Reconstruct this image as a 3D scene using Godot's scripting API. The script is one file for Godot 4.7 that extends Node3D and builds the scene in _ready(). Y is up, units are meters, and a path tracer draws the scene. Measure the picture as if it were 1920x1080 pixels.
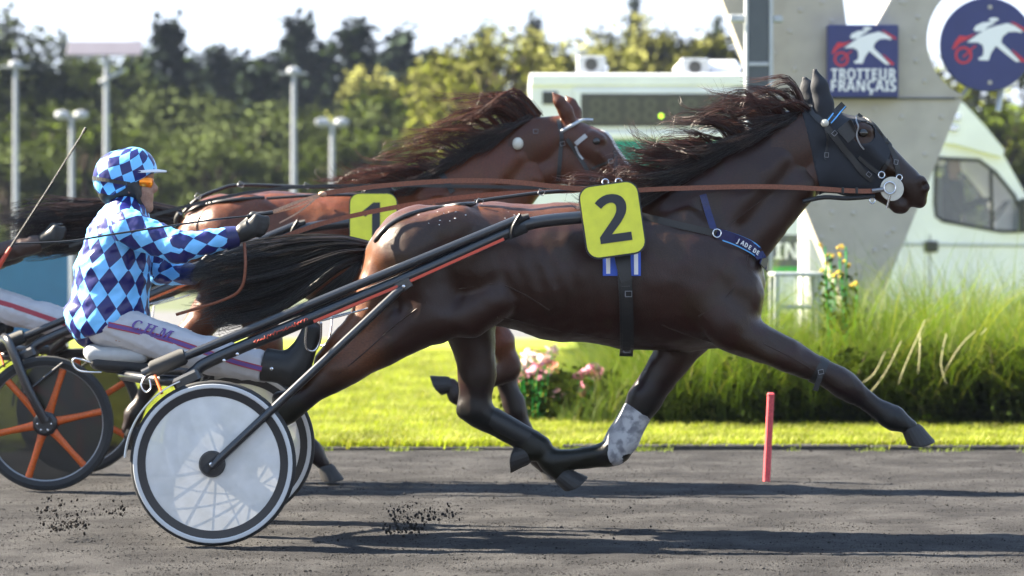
extends Node3D
# Trotting race at the finish post. Camera at the origin column, looking along -z; D is the distance in metres in front of it.
const F := 4830.0        # focal length in photo pixels (1920 wide)
const CAMERA_HEIGHT := 1.276
const HORIZON := 465.0
const D2 := 11.52        # near horse and sulky
const D1 := 14.03        # far horse and sulky
var mats := {}
var noise := FastNoiseLite.new()

func _ready() -> void:
	set_camera_and_light()
	make_materials()
	build_setting()
	build_background()
	build_near_team()
	build_far_team()
	build_small_things()

func set_camera_and_light() -> void:
	var cam := Camera3D.new()
	cam.name = "camera"
	var ca := CameraAttributesPhysical.new()
	ca.frustum_focal_length = 12.0 / (540.0 / F)
	ca.frustum_focus_distance = 11.35
	ca.frustum_near = 0.1
	ca.frustum_far = 2000.0
	ca.exposure_aperture = 2.8
	cam.attributes = ca
	add_child(cam)
	cam.position = Vector3(0, CAMERA_HEIGHT, 0)
	cam.rotation.x = -atan((540.0 - HORIZON) / F)
	cam.fov = rad_to_deg(2.0 * atan(540.0 / F))
	cam.far = 2000.0
	cam.current = true
	var sun := DirectionalLight3D.new()
	sun.name = "sun"
	add_child(sun)
	sun.light_color = Color(1.0, 0.95, 0.86)
	sun.light_energy = 1.6
	sun.light_angular_distance = 0.5
	sun.shadow_enabled = true
	var el := deg_to_rad(36.0)
	var az := deg_to_rad(15.0)
	sun.look_at_from_position(Vector3(-cos(el) * cos(az), sin(el), -cos(el) * sin(az)) * 50.0, Vector3.ZERO, Vector3.UP)
	var sky_mat := ProceduralSkyMaterial.new()
	sky_mat.sky_top_color = Color(0.60, 0.73, 0.90)
	sky_mat.sky_horizon_color = Color(0.93, 0.96, 1.0)
	sky_mat.sky_curve = 0.18
	sky_mat.ground_bottom_color = Color(0.25, 0.25, 0.22)
	sky_mat.ground_horizon_color = Color(0.75, 0.78, 0.78)
	sky_mat.sky_energy_multiplier = 0.55
	var sky := Sky.new()
	sky.sky_material = sky_mat
	var env := Environment.new()
	env.background_mode = Environment.BG_SKY
	env.sky = sky
	env.tonemap_mode = Environment.TONE_MAPPER_LINEAR
	env.tonemap_exposure = 7.5
	env.sdfgi_enabled = true
	env.ssao_enabled = true
	env.ssil_enabled = true
	env.fog_enabled = true
	env.fog_density = 0.0002
	env.fog_light_color = Color(0.80, 0.88, 1.0)
	var we := WorldEnvironment.new()
	we.name = "world_environment"
	we.environment = env
	add_child(we)

# ---------------------------------------------------------------- places
func P(px: float, py: float, d: float) -> Vector3:
	return Vector3((px - 960.0) / F * d, CAMERA_HEIGHT - (py - HORIZON) / F * d, -d)

# ---------------------------------------------------------------- naming
func tag(o: Node3D, label: String, category: String, group := "", kind := "") -> Node3D:
	if label: o.set_meta("label", label)
	if category: o.set_meta("category", category)
	if group: o.set_meta("group", group)
	if kind: o.set_meta("kind", kind)
	return o

var used := {}
func numbered(called: String) -> String:
	var n: int = used.get(called, 0)
	used[called] = n + 1
	return called if n == 0 else "%s_%03d" % [called, n]

func thing(called: String, at: Vector3, label: String, category: String, group := "") -> Node3D:
	var o := Node3D.new()
	o.name = numbered(called)
	add_child(o)
	o.position = at
	return tag(o, label, category, group)

func mesh_node(called: String, m: Mesh, material: Material, parent: Node = null) -> MeshInstance3D:
	var o := MeshInstance3D.new()
	o.mesh = m
	if material: o.material_override = material
	if parent == null:
		o.name = numbered(called)
		add_child(o)
	else:
		o.name = called
		parent.add_child(o, true)
	return o

func part(called: String, st: SurfaceTool, material: Material, parent: Node = null) -> MeshInstance3D:
	return mesh_node(called, st.commit(), material, parent)

func new_st() -> SurfaceTool:
	var st := SurfaceTool.new()
	st.begin(Mesh.PRIMITIVE_TRIANGLES)
	return st

# ---------------------------------------------------------------- shapes
func tri(st: SurfaceTool, a: Vector3, b: Vector3, c: Vector3, na: Vector3, nb: Vector3, nc: Vector3) -> void:
	# a b c counter-clockwise seen from outside; Godot wants clockwise
	st.set_normal(na); st.set_uv(Vector2.ZERO); st.add_vertex(a)
	st.set_normal(nc); st.set_uv(Vector2.ZERO); st.add_vertex(c)
	st.set_normal(nb); st.set_uv(Vector2.ZERO); st.add_vertex(b)

func quad(st: SurfaceTool, a: Vector3, b: Vector3, c: Vector3, d: Vector3) -> void:
	var n := (b - a).cross(c - a).normalized()
	tri(st, a, b, c, n, n, n)
	tri(st, a, c, d, n, n, n)

func smooth_path(pts: Array, per := 6) -> Array:
	var out := []
	for i in pts.size() - 1:
		var p0: Vector3 = pts[max(i - 1, 0)]
		var p1: Vector3 = pts[i]
		var p2: Vector3 = pts[i + 1]
		var p3: Vector3 = pts[min(i + 2, pts.size() - 1)]
		for k in per:
			out.append(p1.cubic_interpolate(p2, p0, p3, float(k) / per))
	out.append(pts[-1])
	return out

func tube(st: SurfaceTool, pts: Array, radii, sides := 10, flat := 1.0) -> void:
	# sweeps a circle (flattened across the frame's second axis by flat) along pts; radii is a number or one number per point
	var n := pts.size()
	var rings := []
	var norms := []
	var up := Vector3(0, 0, 1)
	for i in n:
		var t: Vector3 = ((pts[min(i + 1, n - 1)] as Vector3) - (pts[max(i - 1, 0)] as Vector3)).normalized()
		var side := t.cross(up)
		if side.length() < 0.05: side = t.cross(Vector3(0, 1, 0.1))
		side = side.normalized()
		var other := side.cross(t).normalized()
		up = other
		var r: float = radii[i] if radii is Array else radii
		var ring := PackedVector3Array()
		var nr := PackedVector3Array()
		for k in sides:
			var a := TAU * k / sides
			ring.append(pts[i] + side * cos(a) * r + other * sin(a) * r * flat)
			nr.append((side * cos(a) + other * sin(a) / maxf(flat, 0.2)).normalized())
		rings.append(ring)
		norms.append(nr)
	for i in n - 1:
		for k in sides:
			var l := (k + 1) % sides
			tri(st, rings[i][k], rings[i + 1][k], rings[i + 1][l], norms[i][k], norms[i + 1][k], norms[i + 1][l])
			tri(st, rings[i][k], rings[i + 1][l], rings[i][l], norms[i][k], norms[i + 1][l], norms[i][l])
	for e in [0, n - 1]:
		var nn: Vector3 = ((pts[0] - pts[1]) if e == 0 else (pts[n - 1] - pts[n - 2])).normalized()
		for k in sides:
			var l := (k + 1) % sides
			if e == 0: tri(st, pts[e], rings[e][k], rings[e][l], nn, nn, nn)
			else: tri(st, pts[e], rings[e][l], rings[e][k], nn, nn, nn)

func block(st: SurfaceTool, lo: Vector3, hi: Vector3, bevel := 0.0) -> void:
	# a box with chamfered edges
	var c := (lo + hi) / 2.0
	var e := (hi - lo) / 2.0
	var b: float = min(bevel, min(e.x, min(e.y, e.z)) * 0.9)
	slab(st, c, Vector3(e.x, 0, 0), Vector3(0, e.y, 0), Vector3(0, 0, e.z), b)

func slab(st: SurfaceTool, c: Vector3, ax: Vector3, ay: Vector3, az: Vector3, b := 0.0) -> void:
	# a chamfered box with half axes ax, ay, az
	var A := [ax, ay, az]
	var U := [ax.normalized(), ay.normalized(), az.normalized()]
	for i in 3:
		var j := (i + 1) % 3
		var k := (i + 2) % 3
		for s in [-1.0, 1.0]:
			var o: Vector3 = c + A[i] * s
			var u: Vector3 = A[j] - U[j] * b
			var v: Vector3 = A[k] - U[k] * b
			if s > 0: quad(st, o - u - v, o + u - v, o + u + v, o - u + v)
			else: quad(st, o - u - v, o - u + v, o + u + v, o + u - v)
			if b > 0.0:
				for s2 in [-1.0, 1.0]:
					# the edge between face i(s) and face j(s2)
					var p: Vector3 = c + A[i] * s + (A[j] - U[j] * b) * s2
					var q: Vector3 = c + (A[i] - U[i] * b) * s + A[j] * s2
					if s * s2 > 0: quad(st, p - v, q - v, q + v, p + v)
					else: quad(st, p - v, p + v, q + v, q - v)
	if b > 0.0:
		for sx in [-1.0, 1.0]:
			for sy in [-1.0, 1.0]:
				for sz in [-1.0, 1.0]:
					var x: Vector3 = c + A[0] * sx + (A[1] - U[1] * b) * sy + (A[2] - U[2] * b) * sz
					var y: Vector3 = c + (A[0] - U[0] * b) * sx + A[1] * sy + (A[2] - U[2] * b) * sz
					var z: Vector3 = c + (A[0] - U[0] * b) * sx + (A[1] - U[1] * b) * sy + A[2] * sz
					var n: Vector3 = (U[0] * sx + U[1] * sy + U[2] * sz).normalized()
					if sx * sy * sz > 0: tri(st, x, y, z, n, n, n)
					else: tri(st, x, z, y, n, n, n)

func extrude(st: SurfaceTool, poly: PackedVector2Array, z0: float, z1: float) -> void:
	# a polygon in x, y made solid between z0 (back) and z1 (front)
	var idx := Geometry2D.triangulate_polygon(poly)
	for i in range(0, idx.size(), 3):
		var a := poly[idx[i]]
		var b := poly[idx[i + 1]]
		var c := poly[idx[i + 2]]
		if (b - a).cross(c - a) < 0.0:
			var t := b; b = c; c = t
		var f := Vector3(0, 0, 1)
		tri(st, Vector3(a.x, a.y, z1), Vector3(b.x, b.y, z1), Vector3(c.x, c.y, z1), f, f, f)
		tri(st, Vector3(a.x, a.y, z0), Vector3(c.x, c.y, z0), Vector3(b.x, b.y, z0), -f, -f, -f)
	var area := 0.0
	for i in poly.size():
		area += poly[i].cross(poly[(i + 1) % poly.size()])
	for i in poly.size():
		var a := poly[i]
		var b := poly[(i + 1) % poly.size()]
		if area < 0.0:
			var t := a; a = b; b = t
		quad(st, Vector3(a.x, a.y, z0), Vector3(b.x, b.y, z0), Vector3(b.x, b.y, z1), Vector3(a.x, a.y, z1))

func lathe(st: SurfaceTool, profile: Array, at: Vector3, axis: Vector3, sides := 32, closed := false) -> void:
	# profile: Vector2(radius, along axis)
	axis = axis.normalized()
	var u := axis.cross(Vector3(0.3, 1, 0.2)).normalized()
	var v := axis.cross(u)
	var m := profile.size()
	for i in (m if closed else m - 1):
		var p: Vector2 = profile[i]
		var q: Vector2 = profile[(i + 1) % m]
		var tn := q - p
		if tn.length() < 1e-7: continue
		var nr := Vector2(tn.y, -tn.x).normalized()
		for k in sides:
			var a := TAU * k / sides
			var b := TAU * (k + 1) / sides
			var ra := u * cos(a) + v * sin(a)
			var rb := u * cos(b) + v * sin(b)
			var A := at + ra * p.x + axis * p.y
			var B := at + rb * p.x + axis * p.y
			var C := at + rb * q.x + axis * q.y
			var E := at + ra * q.x + axis * q.y
			var na := (ra * nr.x + axis * nr.y).normalized()
			var nb := (rb * nr.x + axis * nr.y).normalized()
			if p.x > 1e-6: tri(st, A, B, C, na, nb, nb)
			if q.x > 1e-6: tri(st, A, C, E, na, nb, na)

func on_ball(t: float, p: float) -> Vector3:
	return Vector3(sin(t) * cos(p), cos(t), sin(t) * sin(p))

func ball(st: SurfaceTool, c: Vector3, r: Vector3, seg := 16, rings := 10) -> void:
	for i in rings:
		for k in seg:
			var a := on_ball(PI * i / rings, TAU * k / seg)
			var b := on_ball(PI * i / rings, TAU * (k + 1) / seg)
			var d := on_ball(PI * (i + 1) / rings, TAU * k / seg)
			var e := on_ball(PI * (i + 1) / rings, TAU * (k + 1) / seg)
			if i > 0: tri(st, c + a * r, c + b * r, c + e * r, (a / r).normalized(), (b / r).normalized(), (e / r).normalized())
			if i < rings - 1: tri(st, c + a * r, c + e * r, c + d * r, (a / r).normalized(), (e / r).normalized(), (d / r).normalized())

func strap(st: SurfaceTool, pts: Array, width: float, thick: float, face := Vector3(0, 0, 1)) -> void:
	# a flat band along pts whose broad side looks towards face (a vector, or one per point)
	var n := pts.size()
	var L := []
	for i in n:
		var t: Vector3 = ((pts[min(i + 1, n - 1)] as Vector3) - (pts[max(i - 1, 0)] as Vector3)).normalized()
		var f: Vector3 = face
		var s := f.cross(t).normalized()
		var g := t.cross(s).normalized()
		L.append([pts[i] - s * width / 2 - g * thick / 2, pts[i] + s * width / 2 - g * thick / 2, pts[i] + s * width / 2 + g * thick / 2, pts[i] - s * width / 2 + g * thick / 2])
	for i in n - 1:
		for k in 4:
			var l := (k + 1) % 4
			quad(st, L[i][k], L[i][l], L[i + 1][l], L[i + 1][k])
	quad(st, L[0][3], L[0][2], L[0][1], L[0][0])
	quad(st, L[n - 1][0], L[n - 1][1], L[n - 1][2], L[n - 1][3])

func letters(text: String, height: float, depth: float, bold := true, serif := false, italic := 0.0) -> TextMesh:
	var f := SystemFont.new()
	f.font_names = PackedStringArray(["Droid Serif" if serif else "Droid Sans"])
	f.font_weight = 700 if bold else 400
	var t := TextMesh.new()
	t.text = text
	var fv := FontVariation.new()
	fv.base_font = f
	if italic != 0.0: fv.variation_transform = Transform2D(Vector2(1, italic), Vector2(0, 1), Vector2.ZERO)
	t.font = fv
	t.font_size = 64
	t.pixel_size = height / 46.0
	t.depth = depth
	t.curve_step = 2.0
	return t

# ---------------------------------------------------------------- bodies: tapered bones joined by a smooth minimum, meshed as surface nets
class Body:
	var o: Vector3
	var h: float
	var k: float
	var nx: int
	var ny: int
	var nz: int
	var a := PackedFloat32Array()
	func _init(lo: Vector3, hi: Vector3, cell: float, sharp: float) -> void:
		o = lo; h = cell; k = sharp
		nx = int((hi.x - lo.x) / h) + 2
		ny = int((hi.y - lo.y) / h) + 2
		nz = int((hi.z - lo.z) / h) + 2
		a.resize(nx * ny * nz)
	func bone(p: Vector3, q: Vector3, r0: float, r1: float, zs := 1.0) -> void:
		var m: float = max(r0, r1) + 3.5 / k
		var mz := m / minf(zs, 1.0) if zs < 1.0 else m / zs + 0.5 * h
		var x0: int = max(0, int((min(p.x, q.x) - m - o.x) / h))
		var x1: int = min(nx - 1, int((max(p.x, q.x) + m - o.x) / h) + 1)
		var y0: int = max(0, int((min(p.y, q.y) - m - o.y) / h))
		var y1: int = min(ny - 1, int((max(p.y, q.y) + m - o.y) / h) + 1)
		var z0: int = max(0, int((min(p.z, q.z) - mz - o.z) / h))
		var z1: int = min(nz - 1, int((max(p.z, q.z) + mz - o.z) / h) + 1)
		var bx := q.x - p.x
		var by := q.y - p.y
		var bz := (q.z - p.z) * zs
		var l2 := bx * bx + by * by + bz * bz
		var inv := 1.0 / l2 if l2 > 1e-9 else 0.0
		var dr := r1 - r0
		var lim := 3.5 / k
		for iz in range(z0, z1 + 1):
			var vz := (o.z + iz * h - p.z) * zs
			for iy in range(y0, y1 + 1):
				var vy := o.y + iy * h - p.y
				var at := (iz * ny + iy) * nx
				var yz := vy * by + vz * bz
				for ix in range(x0, x1 + 1):
					var vx := o.x + ix * h - p.x
					var t := clampf((vx * bx + yz) * inv, 0.0, 1.0)
					var ex := vx - t * bx
					var ey := vy - t * by
					var ez := vz - t * bz
					var d := sqrt(ex * ex + ey * ey + ez * ez) - r0 - dr * t
					if d < lim:
						a[at + ix] += exp(-k * d)
	func carve(c: Vector3, r: float, stretch := Vector3.ONE) -> void:
		var kk := k * 2.0
		for iz in nz:
			var z := (o.z + iz * h - c.z) / stretch.z
			if absf(z) > r * 2.0: continue
			for iy in ny:
				var y := (o.y + iy * h - c.y) / stretch.y
				if absf(y) > r * 2.0: continue
				for ix in nx:
					var x := (o.x + ix * h - c.x) / stretch.x
					if absf(x) > r * 2.0: continue
					var i := (iz * ny + iy) * nx + ix
					a[i] = minf(a[i], exp(kk * (sqrt(x * x + y * y + z * z) - r)))
	func keep(f: Callable, iso := 0.0) -> void:
		# f gives a signed distance, negative where the body stays
		for iz in nz:
			for iy in ny:
				for ix in nx:
					var i := (iz * ny + iy) * nx + ix
					if a[i] > 0.0:
						var s: float = f.call(Vector3(o.x + ix * h, o.y + iy * h, o.z + iz * h))
						a[i] = minf(a[i], exp(-k * clampf(s + iso, -0.3, 0.3)))
	func ripple(f: Callable) -> void:
		for iz in nz:
			for iy in ny:
				for ix in nx:
					var i := (iz * ny + iy) * nx + ix
					if a[i] > 0.02 and a[i] < 60.0:
						a[i] *= exp(k * (f.call(Vector3(o.x + ix * h, o.y + iy * h, o.z + iz * h)) as float))
	func near_z(x: float, y: float) -> float:
		# the side of the body that looks to +z, above the point x, y
		var ix := clampi(int(round((x - o.x) / h)), 0, nx - 1)
		var iy := clampi(int(round((y - o.y) / h)), 0, ny - 1)
		for iz in range(nz - 2, -1, -1):
			var v := a[(iz * ny + iy) * nx + ix]
			if v > 1.0:
				var w := maxf(a[((iz + 1) * ny + iy) * nx + ix], 1e-3)
				var fv := log(v) / (log(v) - log(w))
				return o.z + (iz + clampf(fv, 0.0, 1.0)) * h
		return NAN
	func surface(iso := 0.0) -> Array:
		var th := exp(-k * iso)
		var n := a.size()
		var vid := PackedInt32Array()
		vid.resize(n)
		vid.fill(-1)
		var V := PackedVector3Array()
		var cells := PackedInt32Array()
		var sy := nx
		var sz := nx * ny
		var off := PackedInt32Array([0, 1, sy, sy + 1, sz, sz + 1, sz + sy, sz + sy + 1])
		var ea := [0, 2, 4, 6, 0, 1, 4, 5, 0, 1, 2, 3]
		var eb := [1, 3, 5, 7, 2, 3, 6, 7, 4, 5, 6, 7]
		var f := PackedFloat32Array()
		f.resize(8)
		for iz in nz - 1:
			for iy in ny - 1:
				var at := iz * sz + iy * sy
				for ix in nx - 1:
					var i := at + ix
					var b := a[i] > th
					if (a[i + 1] > th) == b and (a[i + sy] > th) == b and (a[i + sy + 1] > th) == b and (a[i + sz] > th) == b and (a[i + sz + 1] > th) == b and (a[i + sz + sy] > th) == b and (a[i + sz + sy + 1] > th) == b:
						continue
					for c in 8:
						f[c] = -log(maxf(a[i + off[c]], 1e-3)) / k - iso
					var s := Vector3.ZERO
					var cnt := 0
					for e in 12:
						var p: int = ea[e]
						var q: int = eb[e]
						if (f[p] < 0.0) != (f[q] < 0.0):
							var t := f[p] / (f[p] - f[q])
							s += Vector3((p & 1) + t * ((q & 1) - (p & 1)), ((p >> 1) & 1) + t * (((q >> 1) & 1) - ((p >> 1) & 1)), (p >> 2) + t * ((q >> 2) - (p >> 2)))
							cnt += 1
					if cnt == 0: continue
					s /= cnt
					vid[i] = V.size()
					cells.append(i)
					V.append(o + Vector3(ix + s.x, iy + s.y, iz + s.z) * h)
		var T := PackedInt32Array()
		var steps := [1, sy, sz]
		for i in cells:
			var b := a[i] > th
			for ax in 3:
				if (a[i + steps[ax]] > th) == b: continue
				var u: int = steps[(ax + 1) % 3]
				var w: int = steps[(ax + 2) % 3]
				if i - u - w < 0: continue
				var q0 := vid[i]
				var q1 := vid[i - u]
				var q2 := vid[i - u - w]
				var q3 := vid[i - w]
				if q1 < 0 or q2 < 0 or q3 < 0: continue
				if b: T.append_array([q0, q2, q1, q0, q3, q2])
				else: T.append_array([q0, q1, q2, q0, q2, q3])
		var N := PackedVector3Array()
		N.resize(V.size())
		for t in range(0, T.size(), 3):
			var nn := (V[T[t + 2]] - V[T[t]]).cross(V[T[t + 1]] - V[T[t]])
			N[T[t]] += nn; N[T[t + 1]] += nn; N[T[t + 2]] += nn
		for i in N.size(): N[i] = N[i].normalized()
		return [V, N, T]

func body_mesh(s: Array, color = null) -> ArrayMesh:
	var arr := []
	arr.resize(Mesh.ARRAY_MAX)
	arr[Mesh.ARRAY_VERTEX] = s[0]
	arr[Mesh.ARRAY_NORMAL] = s[1]
	arr[Mesh.ARRAY_INDEX] = s[2]
	if color != null:
		var C := PackedColorArray()
		C.resize(s[0].size())
		for i in s[0].size(): C[i] = color.call(s[0][i], s[1][i])
		arr[Mesh.ARRAY_COLOR] = C
	var m := ArrayMesh.new()
	m.add_surface_from_arrays(Mesh.PRIMITIVE_TRIANGLES, arr)
	return m

func wrapped_mesh(s: Array, uv: Callable, period: float) -> ArrayMesh:
	# one vertex per corner, so that u can wrap round a limb without a smear
	var V := PackedVector3Array()
	var N := PackedVector3Array()
	var U := PackedVector2Array()
	var uvs := PackedVector2Array()
	for v in s[0]: uvs.append(uv.call(v))
	var T: PackedInt32Array = s[2]
	for t in range(0, T.size(), 3):
		var big := -1e9
		for c in 3: big = maxf(big, uvs[T[t + c]].x)
		for c in 3:
			var q: Vector2 = uvs[T[t + c]]
			if big - q.x > period / 2.0: q.x += period
			V.append(s[0][T[t + c]]); N.append(s[1][T[t + c]]); U.append(q)
	var arr := []
	arr.resize(Mesh.ARRAY_MAX)
	arr[Mesh.ARRAY_VERTEX] = V
	arr[Mesh.ARRAY_NORMAL] = N
	arr[Mesh.ARRAY_TEX_UV] = U
	var m := ArrayMesh.new()
	m.add_surface_from_arrays(Mesh.PRIMITIVE_TRIANGLES, arr)
	return m

# hair: tapered three-sided strands that follow a lock with small differences
func hair(st: SurfaceTool, lock: Array, count: int, r: float, spread: float, rng: RandomNumberGenerator, c0: Color, c1: Color, cut := 0.4) -> void:
	var base := smooth_path(lock, 4)
	var n := base.size()
	for s in count:
		var ph := Vector3(rng.randf() * 50, rng.randf() * 50, rng.randf() * 50)
		var d0 := Vector3(rng.randfn(), rng.randfn(), rng.randfn()) * spread * 0.35
		var d1 := Vector3(rng.randfn(), rng.randfn(), rng.randfn()) * spread
		var last := int(n * (1.0 - cut * rng.randf()))
		last = max(last, 3)
		var prev := []
		var pn := []
		var col := c0.lerp(c1, rng.randf())
		for i in last:
			var t := float(i) / (n - 1)
			var p: Vector3 = base[i] + d0 + (d1 - d0) * t * (0.4 + 0.6 * t)
			p += Vector3(noise.get_noise_3d(ph.x + t * 40, ph.y, 0), noise.get_noise_3d(ph.y + t * 40, ph.z, 9), noise.get_noise_3d(ph.z + t * 40, ph.x, 5)) * spread * 1.1 * t
			var tg: Vector3 = (base[min(i + 1, n - 1)] - base[max(i - 1, 0)]).normalized()
			var side := tg.cross(Vector3(0.2, 0.3, 1)).normalized()
			var oth := side.cross(tg)
			var rr := r * (1.0 - 0.85 * float(i) / (last - 1))
			var ring := []
			var nr := []
			for q in 3:
				var a := TAU * q / 3.0 + ph.x
				var dd := side * cos(a) + oth * sin(a)
				ring.append(p + dd * rr)
				nr.append(dd)
			if i > 0:
				for q in 3:
					var l := (q + 1) % 3
					st.set_color(col)
					tri(st, prev[q], ring[q], ring[l], pn[q], nr[q], nr[l])
					tri(st, prev[q], ring[l], prev[l], pn[q], nr[l], pn[l])
			prev = ring
			pn = nr

# ================================================================ materials
func noise_tex(freq: float, kind: int, stops: Array, size := 512, normal := 0.0, octaves := 4, sd := 1) -> NoiseTexture2D:
	var f := FastNoiseLite.new()
	f.noise_type = kind
	f.frequency = freq
	f.seed = sd
	f.fractal_octaves = octaves
	var t := NoiseTexture2D.new()
	t.width = size
	t.height = size
	t.seamless = true
	t.noise = f
	if normal > 0.0:
		t.as_normal_map = true
		t.bump_strength = normal
	elif stops.size():
		var g := Gradient.new()
		g.offsets = PackedFloat32Array(stops.map(func(s): return s[0]))
		g.colors = PackedColorArray(stops.map(func(s): return s[1]))
		t.color_ramp = g
	return t

func lin(r: float, g: float, b: float) -> Color:
	return Color(r, g, b).linear_to_srgb()

func paint(c: Color, rough := 0.5, metal := 0.0, spec := 0.5) -> StandardMaterial3D:
	var m := StandardMaterial3D.new()
	m.albedo_color = c
	m.roughness = rough
	m.metallic = metal
	m.metallic_specular = spec
	return m

func grained(m: StandardMaterial3D, tex: Texture2D, scale: float, nrm: Texture2D = null, nscale := 0.5) -> StandardMaterial3D:
	m.uv1_triplanar = true
	m.uv1_scale = Vector3.ONE * scale
	if tex: m.albedo_texture = tex
	if nrm:
		m.normal_enabled = true
		m.normal_texture = nrm
		m.normal_scale = nscale
	return m

func diamonds() -> ImageTexture:
	var im := Image.create(256, 256, false, Image.FORMAT_RGB8)
	var navy := Color(0.075, 0.09, 0.36)
	var pale := Color(0.45, 0.74, 0.96)
	for y in 256:
		for x in 256:
			var d := absf(x / 256.0 - 0.5) + absf(y / 256.0 - 0.5) - 0.5
			im.set_pixel(x, y, navy.lerp(pale, clampf(d * 80.0 + 0.5, 0, 1)))
	return ImageTexture.create_from_image(im)

func make_materials() -> void:
	noise.frequency = 0.05
	noise.seed = 4
	noise.fractal_octaves = 2
	var P_ := FastNoiseLite.TYPE_SIMPLEX_SMOOTH
	var grey_var := noise_tex(0.02, P_, [[0.0, Color(0.72, 0.72, 0.72)], [1.0, Color(1, 1, 1)]], 512, 0.0, 5, 3)
	var soft_var := noise_tex(0.008, P_, [[0.0, Color(0.93, 0.93, 0.93)], [1.0, Color(1, 1, 1)]], 512, 0.0, 5, 5)
	var fine_n := noise_tex(0.09, P_, [], 512, 3.0, 4, 8)
	var cloth_n := noise_tex(0.35, P_, [], 256, 1.5, 2, 9)
	# cinder track
	var tr := paint(Color.WHITE, 0.95, 0, 0.25)
	tr.albedo_texture = noise_tex(0.2, FastNoiseLite.TYPE_SIMPLEX, [[0.15, lin(0.031, 0.030, 0.0305)], [0.5, lin(0.051, 0.0495, 0.0505)], [0.85, lin(0.074, 0.072, 0.0735)]], 1024, 0.0, 5, 21)
	tr.uv1_triplanar = true
	tr.uv1_world_triplanar = true
	tr.uv1_scale = Vector3.ONE * 0.55
	tr.normal_enabled = true
	tr.normal_texture = noise_tex(0.25, FastNoiseLite.TYPE_SIMPLEX, [], 1024, 7.0, 4, 22)
	tr.normal_scale = 1.0
	tr.detail_enabled = true
	tr.detail_blend_mode = BaseMaterial3D.BLEND_MODE_MUL
	tr.detail_uv_layer = BaseMaterial3D.DETAIL_UV_1
	tr.detail_albedo = noise_tex(0.006, P_, [[0.2, Color(0.72, 0.72, 0.73)], [0.8, Color(1, 1, 1)]], 512, 0.0, 4, 23)
	mats.track = tr
	var peb := paint(Color.WHITE, 0.95, 0, 0.2)
	peb.vertex_color_use_as_albedo = true
	mats.pebble = peb
	mats.clod = paint(lin(0.035, 0.03, 0.03), 0.95, 0, 0.2)
	mats.kerb = grained(paint(lin(0.05, 0.047, 0.045), 0.9), grey_var, 2.0, fine_n, 0.8)
	# lawn
	var lw := paint(Color.WHITE, 0.9, 0, 0.2)
	lw.albedo_texture = noise_tex(0.03, P_, [[0.2, lin(0.13, 0.17, 0.022)], [0.55, lin(0.205, 0.25, 0.034)], [0.85, lin(0.27, 0.30, 0.055)]], 512, 0.0, 5, 31)
	lw.uv1_triplanar = true
	lw.uv1_world_triplanar = true
	lw.uv1_scale = Vector3.ONE * 0.35
	mats.lawn = lw
	mats.earth = grained(paint(lin(0.07, 0.09, 0.03), 0.95), grey_var, 0.05)
	mats.road = grained(paint(lin(0.10, 0.10, 0.105), 0.9), grey_var, 0.4)
	var gb := paint(Color.WHITE, 0.6, 0, 0.35)
	gb.vertex_color_use_as_albedo = true
	gb.backlight_enabled = true
	gb.backlight = Color(0.85, 0.9, 0.5)
	mats.blade = gb
	var lf := paint(Color.WHITE, 0.6, 0, 0.35)
	lf.vertex_color_use_as_albedo = true
	lf.backlight_enabled = true
	lf.backlight = Color(0.95, 1.0, 0.6)
	mats.leaf = lf
	mats.bark = grained(paint(lin(0.11, 0.075, 0.05), 0.95), grey_var, 1.5, fine_n, 1.0)
	var pt := paint(Color.WHITE, 0.6)
	pt.vertex_color_use_as_albedo = true
	pt.backlight_enabled = true
	pt.backlight = Color(0.5, 0.4, 0.4)
	mats.petal = pt
	# metal, paint, plastic
	mats.lamp_grey = paint(lin(0.30, 0.32, 0.35), 0.5, 0.2)
	mats.panel_lilac = grained(paint(lin(0.13, 0.12, 0.155), 0.6), soft_var, 0.3)
	mats.pylon = grained(paint(lin(0.44, 0.40, 0.355), 0.6, 0.0, 0.35), soft_var, 0.9)
	mats.rivet = paint(lin(0.40, 0.37, 0.34), 0.5)
	mats.slate = grained(paint(lin(0.075, 0.085, 0.095), 0.5), soft_var, 1.2)
	mats.zinc = grained(paint(lin(0.42, 0.44, 0.46), 0.45, 0.4), soft_var, 2.0)
	mats.sign_blue = grained(paint(lin(0.022, 0.03, 0.14), 0.4), soft_var, 1.0)
	mats.sign_white = paint(lin(0.78, 0.78, 0.80), 0.5)
	mats.sign_red = paint(lin(0.55, 0.03, 0.05), 0.5)
	mats.van_white = grained(paint(lin(0.78, 0.79, 0.82), 0.35), soft_var, 0.25)
	mats.van_black_trim = paint(lin(0.03, 0.03, 0.03), 0.6)  # one even black for trim, hatch, frames and fittings
	mats.display = paint(lin(0.045, 0.043, 0.035), 0.35)
	mats.display_digit = paint(lin(0.075, 0.073, 0.055), 0.5)
	var dot := paint(lin(0.5, 0.75, 0.08), 0.5)
	dot.emission_enabled = true
	dot.emission = Color(0.62, 0.82, 0.15)
	dot.emission_energy_multiplier = 0.7
	mats.display_dot = dot
	mats.teal = paint(lin(0.008, 0.24, 0.19), 0.4)
	mats.green = paint(lin(0.03, 0.33, 0.06), 0.5)
	var gl := paint(Color(0.3, 0.36, 0.36, 0.10), 0.04)
	gl.transparency = BaseMaterial3D.TRANSPARENCY_ALPHA
	mats.glass = gl
	mats.board_blue = grained(paint(lin(0.012, 0.10, 0.27), 0.5), soft_var, 0.6)
	mats.marker_red = grained(paint(lin(0.75, 0.085, 0.10), 0.5), grey_var, 6.0)
	# harness and sulkies
	mats.leather = grained(paint(lin(0.012, 0.012, 0.014), 0.42), grey_var, 8.0, fine_n, 0.2)
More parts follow.
